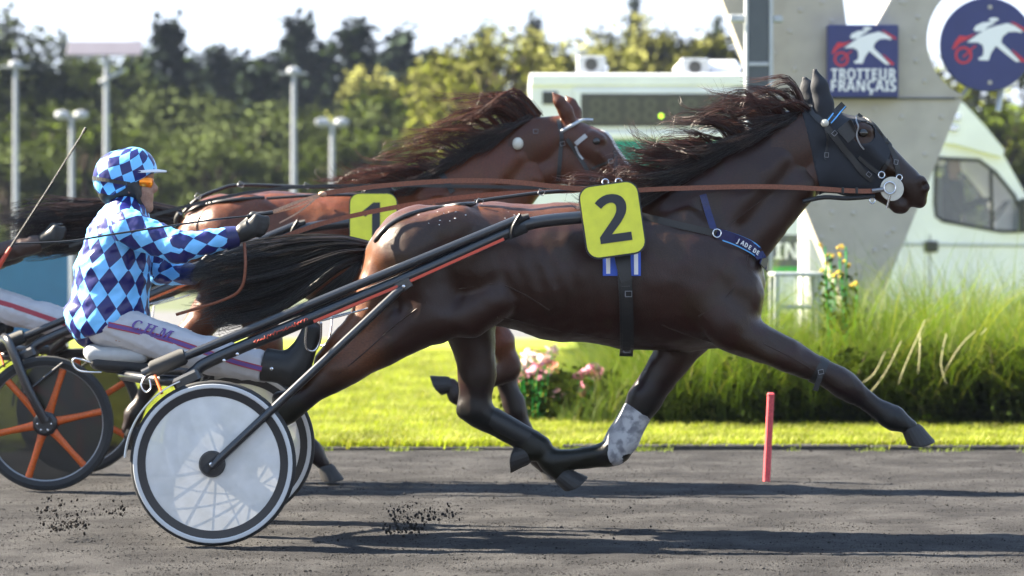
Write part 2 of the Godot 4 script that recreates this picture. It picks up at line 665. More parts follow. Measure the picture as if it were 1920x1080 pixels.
	mats.tan_rein = grained(paint(lin(0.24, 0.07, 0.03), 0.5), grey_var, 8.0)
	mats.pale_rein = grained(paint(lin(0.5, 0.3, 0.2), 0.55), grey_var, 8.0)
	mats.chrome = paint(lin(0.62, 0.63, 0.65), 0.22, 1.0)
	mats.steel = paint(lin(0.22, 0.22, 0.23), 0.4, 0.8)
	mats.hood = grained(paint(lin(0.008, 0.010, 0.016), 0.75), cloth_n if false else null, 20.0, cloth_n, 0.4)
	mats.shaft = grained(paint(lin(0.012, 0.014, 0.02), 0.28, 0.0, 0.6), grey_var, 5.0)
	mats.stripe_red = paint(lin(0.5, 0.055, 0.025), 0.4)
	mats.orange = grained(paint(lin(0.68, 0.12, 0.012), 0.4), grey_var, 5.0)
	mats.rubber = grained(paint(lin(0.018, 0.018, 0.02), 0.7), grey_var, 6.0)
	mats.rim_pale = paint(lin(0.5, 0.51, 0.52), 0.4)
	mats.rim_black = paint(lin(0.015, 0.015, 0.018), 0.35)
	var dc := paint(Color(0.86, 0.86, 0.86, 0.90), 0.45, 0, 0.4)
	dc.transparency = BaseMaterial3D.TRANSPARENCY_ALPHA
	dc.albedo_texture = noise_tex(0.012, P_, [[0.1, Color(0.93, 0.93, 0.92)], [0.9, Color(1, 1, 1)]], 512, 0.0, 5, 41)
	dc.uv1_triplanar = true
	dc.uv1_scale = Vector3.ONE * 1.4
	dc.backlight_enabled = true
	dc.backlight = Color(0.5, 0.5, 0.5)
	mats.disc_film = dc
	var dk := paint(Color(0.045, 0.043, 0.042, 0.93), 0.35)
	dk.transparency = BaseMaterial3D.TRANSPARENCY_ALPHA
	dk.albedo_texture = grey_var
	dk.uv1_triplanar = true
	mats.disc_dark = dk
	mats.spoke = paint(lin(0.02, 0.02, 0.02), 0.5)
	mats.white_guard = paint(lin(0.72, 0.72, 0.70), 0.4)
	mats.seat_pad = grained(paint(lin(0.34, 0.35, 0.36), 0.4), soft_var, 6.0, cloth_n, 0.3)
	mats.plate_yellow = grained(paint(lin(0.74, 0.72, 0.035), 0.45), soft_var, 3.0)
	mats.ink = paint(lin(0.014, 0.015, 0.02), 0.55)
	mats.pad_blue = paint(lin(0.03, 0.09, 0.5), 0.6)
	mats.pad_white = paint(lin(0.7, 0.7, 0.7), 0.6)
	mats.sky_piping = paint(lin(0.09, 0.35, 0.72), 0.5)
	mats.bit_white = grained(paint(lin(0.55, 0.53, 0.45), 0.4), soft_var, 9.0)
	# coats, hair, hooves
	var coat := paint(Color.WHITE, 0.46, 0, 0.42)
	coat.vertex_color_use_as_albedo = true
	coat.albedo_texture = noise_tex(0.05, P_, [[0.15, Color(0.74, 0.72, 0.70)], [0.8, Color(1, 1, 1)]], 512, 0.0, 5, 51)
	coat.uv1_triplanar = true
	coat.uv1_scale = Vector3(2.2, 5.0, 3.0)
	coat.normal_enabled = true
	coat.normal_texture = noise_tex(0.10, P_, [], 512, 3.5, 5, 52)
	coat.normal_scale = 0.40
	coat.roughness_texture = noise_tex(0.02, P_, [[0.1, Color(0.7, 0.7, 0.7)], [0.9, Color(1, 1, 1)]], 512, 0.0, 4, 53)
	mats.coat = coat
	var hr := paint(Color.WHITE, 0.38, 0, 0.5)
	hr.vertex_color_use_as_albedo = true
	mats.hair = hr
	mats.hoof = grained(paint(lin(0.022, 0.02, 0.02), 0.6), grey_var, 8.0, fine_n, 0.4)
	mats.eye = paint(lin(0.006, 0.004, 0.003), 0.06, 0, 0.6)
	mats.boot_black = grained(paint(lin(0.012, 0.012, 0.013), 0.5), grey_var, 8.0, cloth_n, 0.3)
	mats.boot_pale = grained(paint(lin(0.42, 0.42, 0.43), 0.7), noise_tex(0.04, P_, [[0.3, Color(0.62, 0.62, 0.65)], [0.6, Color(1, 1, 1)]], 256, 0.0, 4, 61), 1.6)
	# drivers
	var silk := paint(Color.WHITE, 0.36, 0, 0.5)
	silk.albedo_texture = diamonds()
	silk.normal_enabled = false
	mats.silk = silk
	mats.navy = grained(paint(lin(0.010, 0.013, 0.10), 0.4), grey_var, 5.0)
	var brown := grained(paint(lin(0.05, 0.022, 0.014), 0.5), grey_var, 5.0, fine_n, 0.3)
	mats.brown_cloth = brown
	mats.trousers = grained(paint(lin(0.44, 0.44, 0.47), 0.7), soft_var, 4.0, cloth_n, 0.25)
	mats.purple = paint(lin(0.10, 0.05, 0.22), 0.6)
	mats.crimson = paint(lin(0.30, 0.03, 0.05), 0.6)
	var skin := grained(paint(lin(0.40, 0.21, 0.14), 0.5), grey_var, 6.0)
	skin.subsurf_scatter_enabled = true
	skin.subsurf_scatter_strength = 0.1
	mats.skin = skin
	mats.glove = grained(paint(lin(0.014, 0.014, 0.015), 0.5), grey_var, 10.0, fine_n, 0.4)
	mats.strap_black = paint(lin(0.010, 0.010, 0.012), 0.5)
	mats.lens = paint(lin(0.75, 0.22, 0.01), 0.08, 0.6)
	mats.helmet_peak = paint(lin(0.66, 0.69, 0.74), 0.4)
	mats.shirt_dark = paint(lin(0.03, 0.03, 0.035), 0.8)

# ================================================================ the setting
func sheet(called: String, x0: float, x1: float, d0: float, d1: float, y: float, m: Material) -> void:
	var st := new_st()
	quad(st, Vector3(x0, y, -d0), Vector3(x1, y, -d0), Vector3(x1, y, -d1), Vector3(x0, y, -d1))
	var o := part(called, st, m)
	o.set_meta("kind", "structure")

func many(called: String, m: Mesh, mat: Material, places: Array, colors: Array, label: String, category: String) -> void:
	var mm := MultiMesh.new()
	mm.transform_format = MultiMesh.TRANSFORM_3D
	mm.use_colors = true
	mm.mesh = m
	mm.instance_count = places.size()
	for i in places.size():
		mm.set_instance_transform(i, places[i])
		mm.set_instance_color(i, colors[i])
	var o := MultiMeshInstance3D.new()
	o.name = numbered(called)
	o.multimesh = mm
	o.material_override = mat
	add_child(o)
	tag(o, label, category, "", "stuff")

func blade_mesh(n: int, height: float, width: float, lean: float, spread: float, sd: int) -> ArrayMesh:
	var st := new_st()
	var rng := RandomNumberGenerator.new()
	rng.seed = sd
	for b in n:
		var az := rng.randf() * TAU
		var dir := Vector3(cos(az), 0, sin(az))
		var side := Vector3(-dir.z, 0, dir.x)
		var root := Vector3(rng.randfn() * spread, 0, rng.randfn() * spread)
		var hh := height * rng.randf_range(0.6, 1.1)
		var ln := lean * rng.randf_range(0.3, 1.2)
		var segs := 4 if height > 0.3 else 2
		var prev := []
		for i in segs + 1:
			var t := float(i) / segs
			var p := root + dir * ln * hh * t * t + Vector3.UP * hh * t * (1.0 - 0.35 * ln * t)
			var w := width * (1.0 - t * 0.95)
			var nw := [p - side * w, p + side * w]
			if i > 0:
				var nrm := (side.cross(nw[0] - prev[0])).normalized()
				tri(st, prev[0], prev[1], nw[1], nrm, nrm, nrm)
				tri(st, prev[0], nw[1], nw[0], nrm, nrm, nrm)
			prev = nw
	return st.commit()

func track_sheet() -> void:
	# the raked cinder surface: low real relief, drawn out along the running direction, in front of the camera; flat beyond
	var st := new_st()
	var x0 := -4.2
	var x1 := 4.2
	var d0 := 7.5
	var d1 := 16.25
	var nx := 330
	var nd := 330
	var H := PackedFloat32Array()
	for j in nd + 1:
		for i in nx + 1:
			var x := lerpf(x0, x1, float(i) / nx)
			var d := lerpf(d0, d1, float(j) / nd)
			var e := smoothstep(0.0, 0.06, minf(float(i) / nx, 1.0 - float(i) / nx)) * smoothstep(0.0, 0.02, minf(float(j) / nd, 1.0 - float(j) / nd))
			H.append(e * (0.005 * noise.get_noise_2d(x * 30.0, d * 110.0) + 0.003 * noise.get_noise_2d(x * 160.0 + 90.0, d * 260.0) + 0.003 * noise.get_noise_2d(x * 500.0, d * 600.0 + 40.0)))
	var V := PackedVector3Array()
	var N := PackedVector3Array()
	var T := PackedInt32Array()
	var sx := (x1 - x0) / nx
	var sd := (d1 - d0) / nd
	for j in nd + 1:
		for i in nx + 1:
			V.append(Vector3(x0 + i * sx, H[j * (nx + 1) + i], -(d0 + j * sd)))
			var gx := (H[j * (nx + 1) + mini(i + 1, nx)] - H[j * (nx + 1) + maxi(i - 1, 0)]) / (2.0 * sx)
			var gd := (H[mini(j + 1, nd) * (nx + 1) + i] - H[maxi(j - 1, 0) * (nx + 1) + i]) / (2.0 * sd)
			N.append(Vector3(-gx, 1.0, gd).normalized())
	for j in nd:
		for i in nx:
			var a := j * (nx + 1) + i
			T.append_array([a, a + nx + 1, a + 1, a + 1, a + nx + 1, a + nx + 2])
	var far := [[-300, x0, -20, d1], [x1, 300, -20, d1], [x0, x1, -20, d0]]
	for q in far:
		var b := V.size()
		V.append_array([Vector3(q[0], 0, -q[2]), Vector3(q[1], 0, -q[2]), Vector3(q[1], 0, -q[3]), Vector3(q[0], 0, -q[3])])
		for k in 4: N.append(Vector3.UP)
		T.append_array([b, b + 3, b + 1, b + 1, b + 3, b + 2])
	var o := mesh_node("racing_track", body_mesh([V, N, T]), mats.track)
	o.set_meta("kind", "structure")

func build_setting() -> void:
	var rng := RandomNumberGenerator.new()
	rng.seed = 77
	sheet("ground", -900, 900, -30, 1500, -0.02, mats.earth)
	track_sheet()
	sheet("lawn", -300, 300, 16.35, 36.0, 0.01, mats.lawn)
	sheet("far_track", -300, 300, 36.0, 52.0, 0.0, mats.road)
	# low edging between track and lawn
	var st := new_st()
	var x := -60.0
	while x < 60.0:
		var l := rng.randf_range(1.6, 2.2)
		block(st, Vector3(x, -0.05, -16.36 + rng.randfn() * 0.004), Vector3(x + l - 0.012, 0.028 + rng.randfn() * 0.004, -16.25), 0.008)
		x += l
	var k := part("track_edging", st, mats.kerb)
	k.set_meta("kind", "structure")
	# cinders
	st = new_st()
	ball(st, Vector3.ZERO, Vector3(1, 0.6, 0.8), 5, 3)
	var grain := st.commit()
	var tf := []
	var co := []
	for i in 70000:
		var d := 9.2 + 7.0 * pow(rng.randf(), 1.5)
		var xx := rng.randf_range(-1.0, 1.0) * d * 0.215
		var s := 0.0018 + 0.0035 * pow(rng.randf(), 4.0) * (1.0 if rng.randf() < 0.97 else 2.2)
		tf.append(Transform3D(Basis(Vector3.UP, rng.randf() * TAU).scaled(Vector3.ONE * s), Vector3(xx, s * 0.25, -d)))
		var g := rng.randf_range(0.026, 0.062) * (0.5 if rng.randf() < 0.3 else 1.0)
		co.append(Color(g, g * 0.97, g * 0.98))
	many("track_cinders", grain, mats.pebble, tf, co, "loose dark cinders scattered over the grey track", "cinders")
	# thrown up dirt behind the wheels
	tf = []; co = []
	for c in [[122, 990, 11.3, 0.045, 330], [757, 996, 11.2, 0.05, 330], [100, 955, 11.3, 0.045, 110], [210, 962, 11.3, 0.05, 120], [820, 968, 11.2, 0.055, 140], [748, 965, 11.2, 0.03, 90], [1180, 1010, 10.9, 0.08, 14], [640, 1012, 11, 0.08, 16]]:
		for i in c[4]:
			var q := P(c[0], c[1], c[2]) + Vector3(rng.randfn() * c[3], absf(rng.randfn()) * c[3] * 0.8 - 0.01, rng.randfn() * 0.1)
			q.y = max(q.y, 0.004)
			var s := 0.0016 + 0.0085 * pow(rng.randf(), 5.0)
			tf.append(Transform3D(Basis(Vector3(rng.randf(), 1, rng.randf()).normalized(), rng.randf() * TAU).scaled(Vector3(s, s * 1.3, s)), q))
			co.append(Color(0.02, 0.018, 0.017))
	many("flying_dirt", grain, mats.pebble, tf, co, "clods of black dirt flung up behind the sulky wheels", "dirt")
	# lawn blades
	var tuft := blade_mesh(7, 0.05, 0.0035, 0.9, 0.03, 5)
	tf = []; co = []
	for i in 65000:
		var d := 16.36 + 15.0 * pow(rng.randf(), 1.7)
		var xx := rng.randf_range(-1.0, 1.0) * (d * 0.215)
		var s := rng.randf_range(0.6, 1.3) * (1.0 + (d - 16.3) * 0.05)
		if d < 16.6: s *= rng.randf_range(0.8, 1.7)
		tf.append(Transform3D(Basis(Vector3.UP, rng.randf() * TAU).scaled(Vector3.ONE * s), Vector3(xx, 0.008, -d)))
		var v := 0.75 + 0.5 * noise.get_noise_2d(xx * 30, d * 30) + rng.randf_range(-0.15, 0.15)
		co.append(Color(0.30 * v, 0.33 * v, 0.045 * v) if rng.randf() < 0.85 else Color(0.34 * v, 0.31 * v, 0.09 * v))
	many("lawn_grass", tuft, mats.blade, tf, co, "short sunlit yellow green grass of the lawn beside the track", "grass")
	# a few weeds in the edge of the track
	tf = []; co = []
	for i in 500:
		var xx := rng.randf_range(-3.6, 3.6)
		if noise.get_noise_2d(xx * 40, 3.0) < 0.05: continue
		tf.append(Transform3D(Basis(Vector3.UP, rng.randf() * TAU).scaled(Vector3.ONE * rng.randf_range(0.4, 1.0)), Vector3(xx, 0.0, -16.2 + rng.randfn() * 0.06)))
		co.append(Color(0.16, 0.2, 0.04))
	many("edge_weeds", tuft, mats.blade, tf, co, "small weeds growing along the edging of the track", "weeds")
	# ornamental grass bank
	var tall := blade_mesh(9, 1.42, 0.0055, 0.95, 0.06, 6)
	tf = []; co = []
	for i in 6500:
		var d := 18.28 + 3.7 * pow(rng.randf(), 0.8)
		var px := rng.randf_range(1040, 2050)
		var xx := (px - 960.0) / F * d
		var e := smoothstep(1040, 1230, px)
		var s := (0.35 + 0.65 * e) * rng.randf_range(0.45, 1.08) * (0.9 + 0.45 * noise.get_noise_2d(xx * 45, d * 20)) * lerpf(0.62, 1.0, clampf((d - 18.28) / 0.8, 0, 1))
		if px > 1440 and px < 1560 and d > 19: s *= 0.72
		tf.append(Transform3D(Basis(Vector3.UP, rng.randf() * TAU).scaled(Vector3(s * 1.05, s, s * 1.05)), Vector3(xx, 0.0, -d)))
		var v := rng.randf_range(0.7, 1.25)
		co.append(Color(0.125 * v, 0.18 * v, 0.03 * v) if rng.randf() < 0.85 else Color(0.27 * v, 0.26 * v, 0.09 * v))
	many("ornamental_grass", tall, mats.blade, tf, co, "bank of tall arching green ornamental grass behind the red marker post", "tall grass")
	# pale bent straws hanging out of the bank
	st = new_st()
	for q in [[1690, 640, 1660, 700, 1625, 745], [1725, 625, 1725, 660, 1722, 700], [1830, 620, 1800, 650, 1770, 700], [1735, 600, 1700, 680, 1685, 720], [1660, 660, 1640, 700, 1615, 720], [1850, 615, 1845, 622, 1838, 628], [1775, 625, 1765, 680, 1775, 720]]:
		tube(st, smooth_path([P(q[0], q[1], 18.1), P(q[2], q[3], 17.95), P(q[4], q[5], 17.9)], 4), [0.002, 0.003, 0.0034, 0.0034, 0.0034, 0.0034, 0.003, 0.002, 0.0015], 5, 0.6)
	tag(part("dry_straw", st, paint(lin(0.42, 0.38, 0.2), 0.8)), "pale dry bent straws hanging out of the tall grass bank", "straw", "", "stuff")

# ================================================================ trees
func leaf_at(st: SurfaceTool, p: Vector3, s: float, rng: RandomNumberGenerator, c: Color, n := 5) -> void:
	for i in n:
		var q := p + Vector3(rng.randfn(), rng.randfn(), rng.randfn()) * s * 0.8
		var u := Vector3(rng.randfn(), rng.randfn(), rng.randfn()).normalized() * s * rng.randf_range(0.6, 1.2)
		var v := u.cross(Vector3(rng.randfn(), rng.randfn(), rng.randfn())).normalized() * s * 0.45
		var nn := u.cross(v).normalized()
		var f := rng.randf_range(0.75, 1.25)
		st.set_color(Color(c.r * f, c.g * f, c.b * f))
		tri(st, q - u, q + v, q + u, nn, nn, nn)
		tri(st, q - u, q + u, q - v, nn, nn, nn)

func conifer(sd: int, c: Color) -> Array:
	# a unit tree: 10 m tall
	var rng := RandomNumberGenerator.new()
	rng.seed = sd
	var st := new_st()
	var tr := new_st()
	tube(tr, [Vector3.ZERO, Vector3(0.05, 5, 0), Vector3(0, 10, 0.02)], [0.22, 0.12, 0.015], 8)
	var y := 0.5
	while y < 10.0:
		var t := (y - 0.5) / 9.5
		var reach := lerpf(2.7, 0.15, pow(t, 1.25)) * rng.randf_range(0.6, 1.2)
		var nb := int(lerpf(8, 4, t))
		var turn := rng.randf() * TAU
		for b in nb:
			if rng.randf() < 0.2: continue
			var a := turn + TAU * b / nb + rng.randfn() * 0.2
			var r := reach * rng.randf_range(0.6, 1.15)
			var tip := Vector3(cos(a) * r, y - 0.12 * r + rng.randfn() * 0.1, sin(a) * r)
			tube(tr, [Vector3(0, y, 0), tip], [0.035, 0.008], 4)
			var steps := int(3 + r * 5)
			for s in steps:
				var u := (s + 0.7) / steps
				leaf_at(st, Vector3(0, y, 0).lerp(tip, u) + Vector3(0, -0.05, 0), 0.19 + 0.10 * (1.0 - u), rng, c, 4)
		y += lerpf(0.42, 0.22, t)
	return [tr.commit(), st.commit()]

func broadleaf(sd: int, c: Color) -> Array:
	var rng := RandomNumberGenerator.new()
	rng.seed = sd
	var st := new_st()
	var tr := new_st()
	tube(tr, [Vector3.ZERO, Vector3(0.1, 3, 0), Vector3(0, 6.5, 0.1)], [0.26, 0.18, 0.06], 8)
	for b in 46:
		var a := rng.randf() * TAU
		var y := rng.randf_range(0.9, 9.0)
		var w := 2.3 * sqrt(maxf(0.02, 1.0 - pow((y - 4.6) / 5.0, 2.0))) + 0.1
		var r := w * pow(rng.randf(), 0.4)
		var p := Vector3(cos(a) * r, y, sin(a) * r)
		tube(tr, [Vector3(0, y * 0.55, 0), p * Vector3(0.6, 0.93, 0.6), p], [0.07, 0.04, 0.012], 5)
		var s := rng.randf_range(0.6, 1.15)
		var tone := rng.randf_range(0.8, 1.2)
		for l in 60:
			var dir := Vector3(rng.randfn(), rng.randfn() * 0.8, rng.randfn()).normalized()
			leaf_at(st, p + dir * s * pow(rng.randf(), 0.25), 0.155, rng, Color(c.r * tone, c.g * tone, c.b * tone), 3)
	return [tr.commit(), st.commit()]

func tree(kind: Array, called: String, px: float, top: float, d: float, wide: float, label: String, group := "") -> void:
	var at := P(px, 465, d)
	at.y = 0.0
	var hgt := P(px, top, d).y * (1.1 if called == "broadleaf_tree" else 1.0)
	var t := thing(called, at, label, "tree", group)
	t.rotation.y = fmod(px * 1.37, TAU)
	var tk := mesh_node("trunk", kind[0], mats.bark, t)
	var cr := mesh_node("crown", kind[1], mats.leaf, t)
	for o in [tk, cr]:
		o.scale = Vector3(hgt / 10.0 * wide, hgt / 10.0, hgt / 10.0 * wide)

const ORD := ["leftmost", "second from the left", "third from the left", "fourth from the left", "fifth from the left", "sixth from the left", "seventh from the left", "eighth from the left", "seventh from the right", "sixth from the right", "fifth from the right", "fourth from the right", "third from the right", "second from the right", "rightmost"]

func build_background() -> void:
	var dark := []
	for i in 3: dark.append(conifer(100 + i, Color(0.15, 0.22, 0.165)))
	var mid := []
	for i in 3: mid.append(broadleaf(200 + i, Color(0.28, 0.37, 0.16)))
	var bright := []
	for i in 3: bright.append(broadleaf(300 + i, Color(0.66, 0.70, 0.22)))
	var con := [
		[315, 42, 105, 0.85, "tall dark conifer just right of the mast with the flat panel"],
		[560, 36, 112, 0.9, "tallest pointed conifer, right behind the middle tall lamp post"],
		[665, 40, 110, 0.95, "broad dark conifer right of the low twin lamp behind the horses"],
		[752, 62, 118, 0.8, "thin ragged conifer left of the bright yellow green trees"],
		[405, 92, 112, 0.9, "shorter dark conifer above the driver, between two taller ones"],
		[482, 118, 100, 1.0, "dark conifer with a low blunt top left of the middle lamp post"],
		[822, 96, 120, 1.0, "dark conifer against the bright trees above the far horse's mane"],
		[612, 90, 120, 1.0, "conifer filling the gap between the two tallest pointed ones"],
		[260, 96, 118, 0.9, "conifer whose tip shows beside the flat panel on its mast"],
		[1000, 38, 190, 0.55, "slim distant conifer tip left of the timing vehicle's first horn"],
		[1190, -5, 200, 0.42, "very slim distant conifer above the timing vehicle's roof"],
		[1345, 38, 200, 0.42, "slim distant conifer tip just left of the grey pylon"],
		[40, 118, 128, 1.2, "dark conifer behind the leftmost lamp post"], [150, 122, 130, 1.2, "dark conifer just left of the flat panel mast"], [225, 128, 126, 1.2, "dark conifer below the right end of the flat panel"], [360, 112, 130, 1.2, "dark conifer in the dip right of the tall one beside the panel"], [445, 108, 132, 1.2, "dark conifer half hidden in the row above the driver's whip hand"], [520, 105, 128, 1.2, "dark conifer close to the left of the middle lamp post"], [710, 100, 128, 1.2, "dark conifer between the broad one and the thin ragged one"], [785, 110, 132, 1.2, "dark conifer just left of the bright yellow green trees"], [870, 112, 128, 1.2, "dark conifer deep behind the bright trees over the far horse"],
		[908, 55, 190, 0.6, "small distant conifer tip above the far horse's mane"]]
	for i in con.size():
		var c: Array = con[i]
		tree(dark[i % 3], "conifer_tree", c[0], c[1], c[2], c[3] * (1.55 if c[2] < 150 else 1.3), c[4], "conifers of the wood behind the track")
	var broad := [
		[-5, 26, 92, 1.1, 1, "tall leafy tree cut off by the left picture edge"],
		[105, 92, 92, 1.15, 1, "rounded tree between the leftmost lamp post and the panel mast"],
		[185, 112, 98, 1.2, 1, "leafy tree right behind the flat panel mast"],
		[70, 200, 80, 1.3, 0, ""], [255, 215, 82, 1.4, 0, ""], [360, 190, 85, 1.4, 0, ""], [455, 205, 80, 1.4, 0, ""], [560, 190, 84, 1.4, 0, ""], [655, 215, 80, 1.4, 0, ""], [760, 170, 86, 1.4, 0, ""], [850, 180, 88, 1.3, 0, ""],
		[160, 240, 76, 1.5, 0, ""], [310, 260, 74, 1.5, 0, ""], [505, 260, 74, 1.5, 0, ""], [610, 270, 72, 1.5, 0, ""], [715, 255, 74, 1.5, 0, ""], [10, 250, 74, 1.5, 0, ""], [410, 270, 72, 1.5, 0, ""],
		[935, 78, 74, 1.25, 2, "bright yellow green tree left of the white timing vehicle"],
		[850, 130, 78, 1.1, 2, "lower bright tree above the far horse's flying mane"],
		[1085, 100, 84, 1.2, 2, "bright tree behind the first horn loudspeaker"],
		[1185, 68, 88, 1.25, 2, "highest bright rounded tree above the timing vehicle"],
		[1300, 92, 88, 1.3, 2, "bright tree behind the second horn loudspeaker"],
		[1390, 80, 86, 1.2, 2, "bright tree beside the dark post of the pylon"],
		[1770, 130, 70, 1.3, 2, "bright tree seen through the gap around the round sign"],
		[1850, 165, 66, 1.4, 1, "green tree below the round blue sign"],
		[1930, 90, 72, 1.4, 1, "green tree at the right picture edge behind the cab"],
		[720, 150, 96, 1.2, 2, "pale sunlit tree among dark conifers, above the number one plate"]]
	var lows := []
	for b in broad:
		if b[5] == "": lows.append(b[0])
	lows.sort()
	for i in broad.size():
		var b: Array = broad[i]
		var kinds: Array = [mid, mid, bright][b[4]]
		var nth: int = lows.find(b[0]) if b[5] == "" else 0
		var lab: String = b[5] if b[5] else "blurred dark green tree, %s in the front rank of the wood" % ORD[nth]
		tree(kinds[i % 3], "broadleaf_tree", b[0], b[1], b[2], b[3], lab, "leafy trees of the front rank" if b[5] == "" else "leafy trees of the wood")
	build_lamps()
	build_van()
	build_pylon()
	build_plants()

func lamp_post(px: float, top: float, d: float, heads: int, label: String) -> void:
	var base := P(px, 465, d)
	base.y = 0
	var t := thing("lamp_post", base, label, "lamp post", "lamp posts in front of the wood")
	var hgt := P(px, top, d).y
	var st := new_st()
	tube(st, [Vector3.ZERO, Vector3(0, hgt * 0.5, 0), Vector3(0, hgt, 0)], [0.085, 0.062, 0.048], 10)
	part("pole", st, mats.lamp_grey, t)
	var w := 0.15 if heads == 1 else 0.17
	for s in ([0.0] if heads == 1 else [-0.21, 0.21]):
		st = new_st()
		lathe(st, [Vector2(0.001, -0.07), Vector2(w * 0.8, -0.06), Vector2(w, 0.0), Vector2(w * 0.9, 0.08), Vector2(0.001, 0.12)], Vector3(s, hgt + 0.06, 0), Vector3.UP, 14)
		part("lamp_head", st, mats.lamp_grey, t)
	st = new_st()
	if heads == 1:
		slab(st, Vector3(0, hgt + 0.02, 0), Vector3(0.32, 0, 0), Vector3(0, 0.02, 0), Vector3(0, 0, 0.1), 0.01)
	else:
		tube(st, [Vector3(-0.3, hgt + 0.0, 0), Vector3(0.3, hgt, 0)], 0.035, 8)
	part("cross_arm", st, mats.lamp_grey, t)

func build_lamps() -> void:
	lamp_post(30, 128, 58, 1, "leftmost tall pale lamp post with a single flat head")
	lamp_post(551, 140, 58, 1, "tall pale lamp post with a single head, above the far horse's back")
	lamp_post(135, 222, 58, 2, "low twin-headed lamp post left of the driver's helmet")
	lamp_post(623, 236, 58, 2, "low twin-headed lamp post left of the number one plate")
	var b := P(200, 465, 60)
	b.y = 0
	var t := thing("panel_mast", b, "slim mast carrying a wide flat lilac panel above the trees", "mast")
	var st := new_st()
	var hgt := P(200, 103, 60).y
	tube(st, [Vector3.ZERO, Vector3(0, hgt, 0)], [0.09, 0.055], 10)
	part("pole", st, mats.lamp_grey, t)
	st = new_st()
	slab(st, Vector3(-0.03, hgt + 0.14, 0.0), Vector3(0.87, 0, 0), Vector3(0, 0.17, -0.16), Vector3(0, 0.018, 0.019), 0.005)
	part("flat_panel", st, mats.panel_lilac, t)
	st = new_st()
	var s0 := Vector3(0, P(200, 150, 60).y, 0)
	tube(st, [s0 + Vector3(-0.15, -0.06, 0), s0 + Vector3(0.45, 0.22, 0.1)], 0.045, 8)
	part("side_bracket", st, mats.lamp_grey, t)

# ================================================================ vehicle, pylon, plants
func xy(px: float, py: float, d: float) -> Vector2:
	var p := P(px, py, d)
	return Vector2(p.x, p.y)

func outline(pts: Array, d: float) -> PackedVector2Array:
	var o := PackedVector2Array()
	for p in pts: o.append(xy(p[0], p[1], d))
	return o

func px_block(st: SurfaceTool, x0: float, y0: float, x1: float, y1: float, d: float, back: float, front: float, bevel := 0.0) -> void:
	# a box whose front outline is given in photo pixels at distance d; it reaches from back metres behind to front metres before that plane
	var a := P(x0, y1, d)
	var b := P(x1, y0, d)
	block(st, Vector3(a.x, a.y, -d - back), Vector3(b.x, b.y, -d + front), bevel)

func wpart(called: String, st: SurfaceTool, m: Material, owner_thing: Node3D) -> MeshInstance3D:
	var o := part(called, st, m, owner_thing)
	o.position = -owner_thing.position
	return o

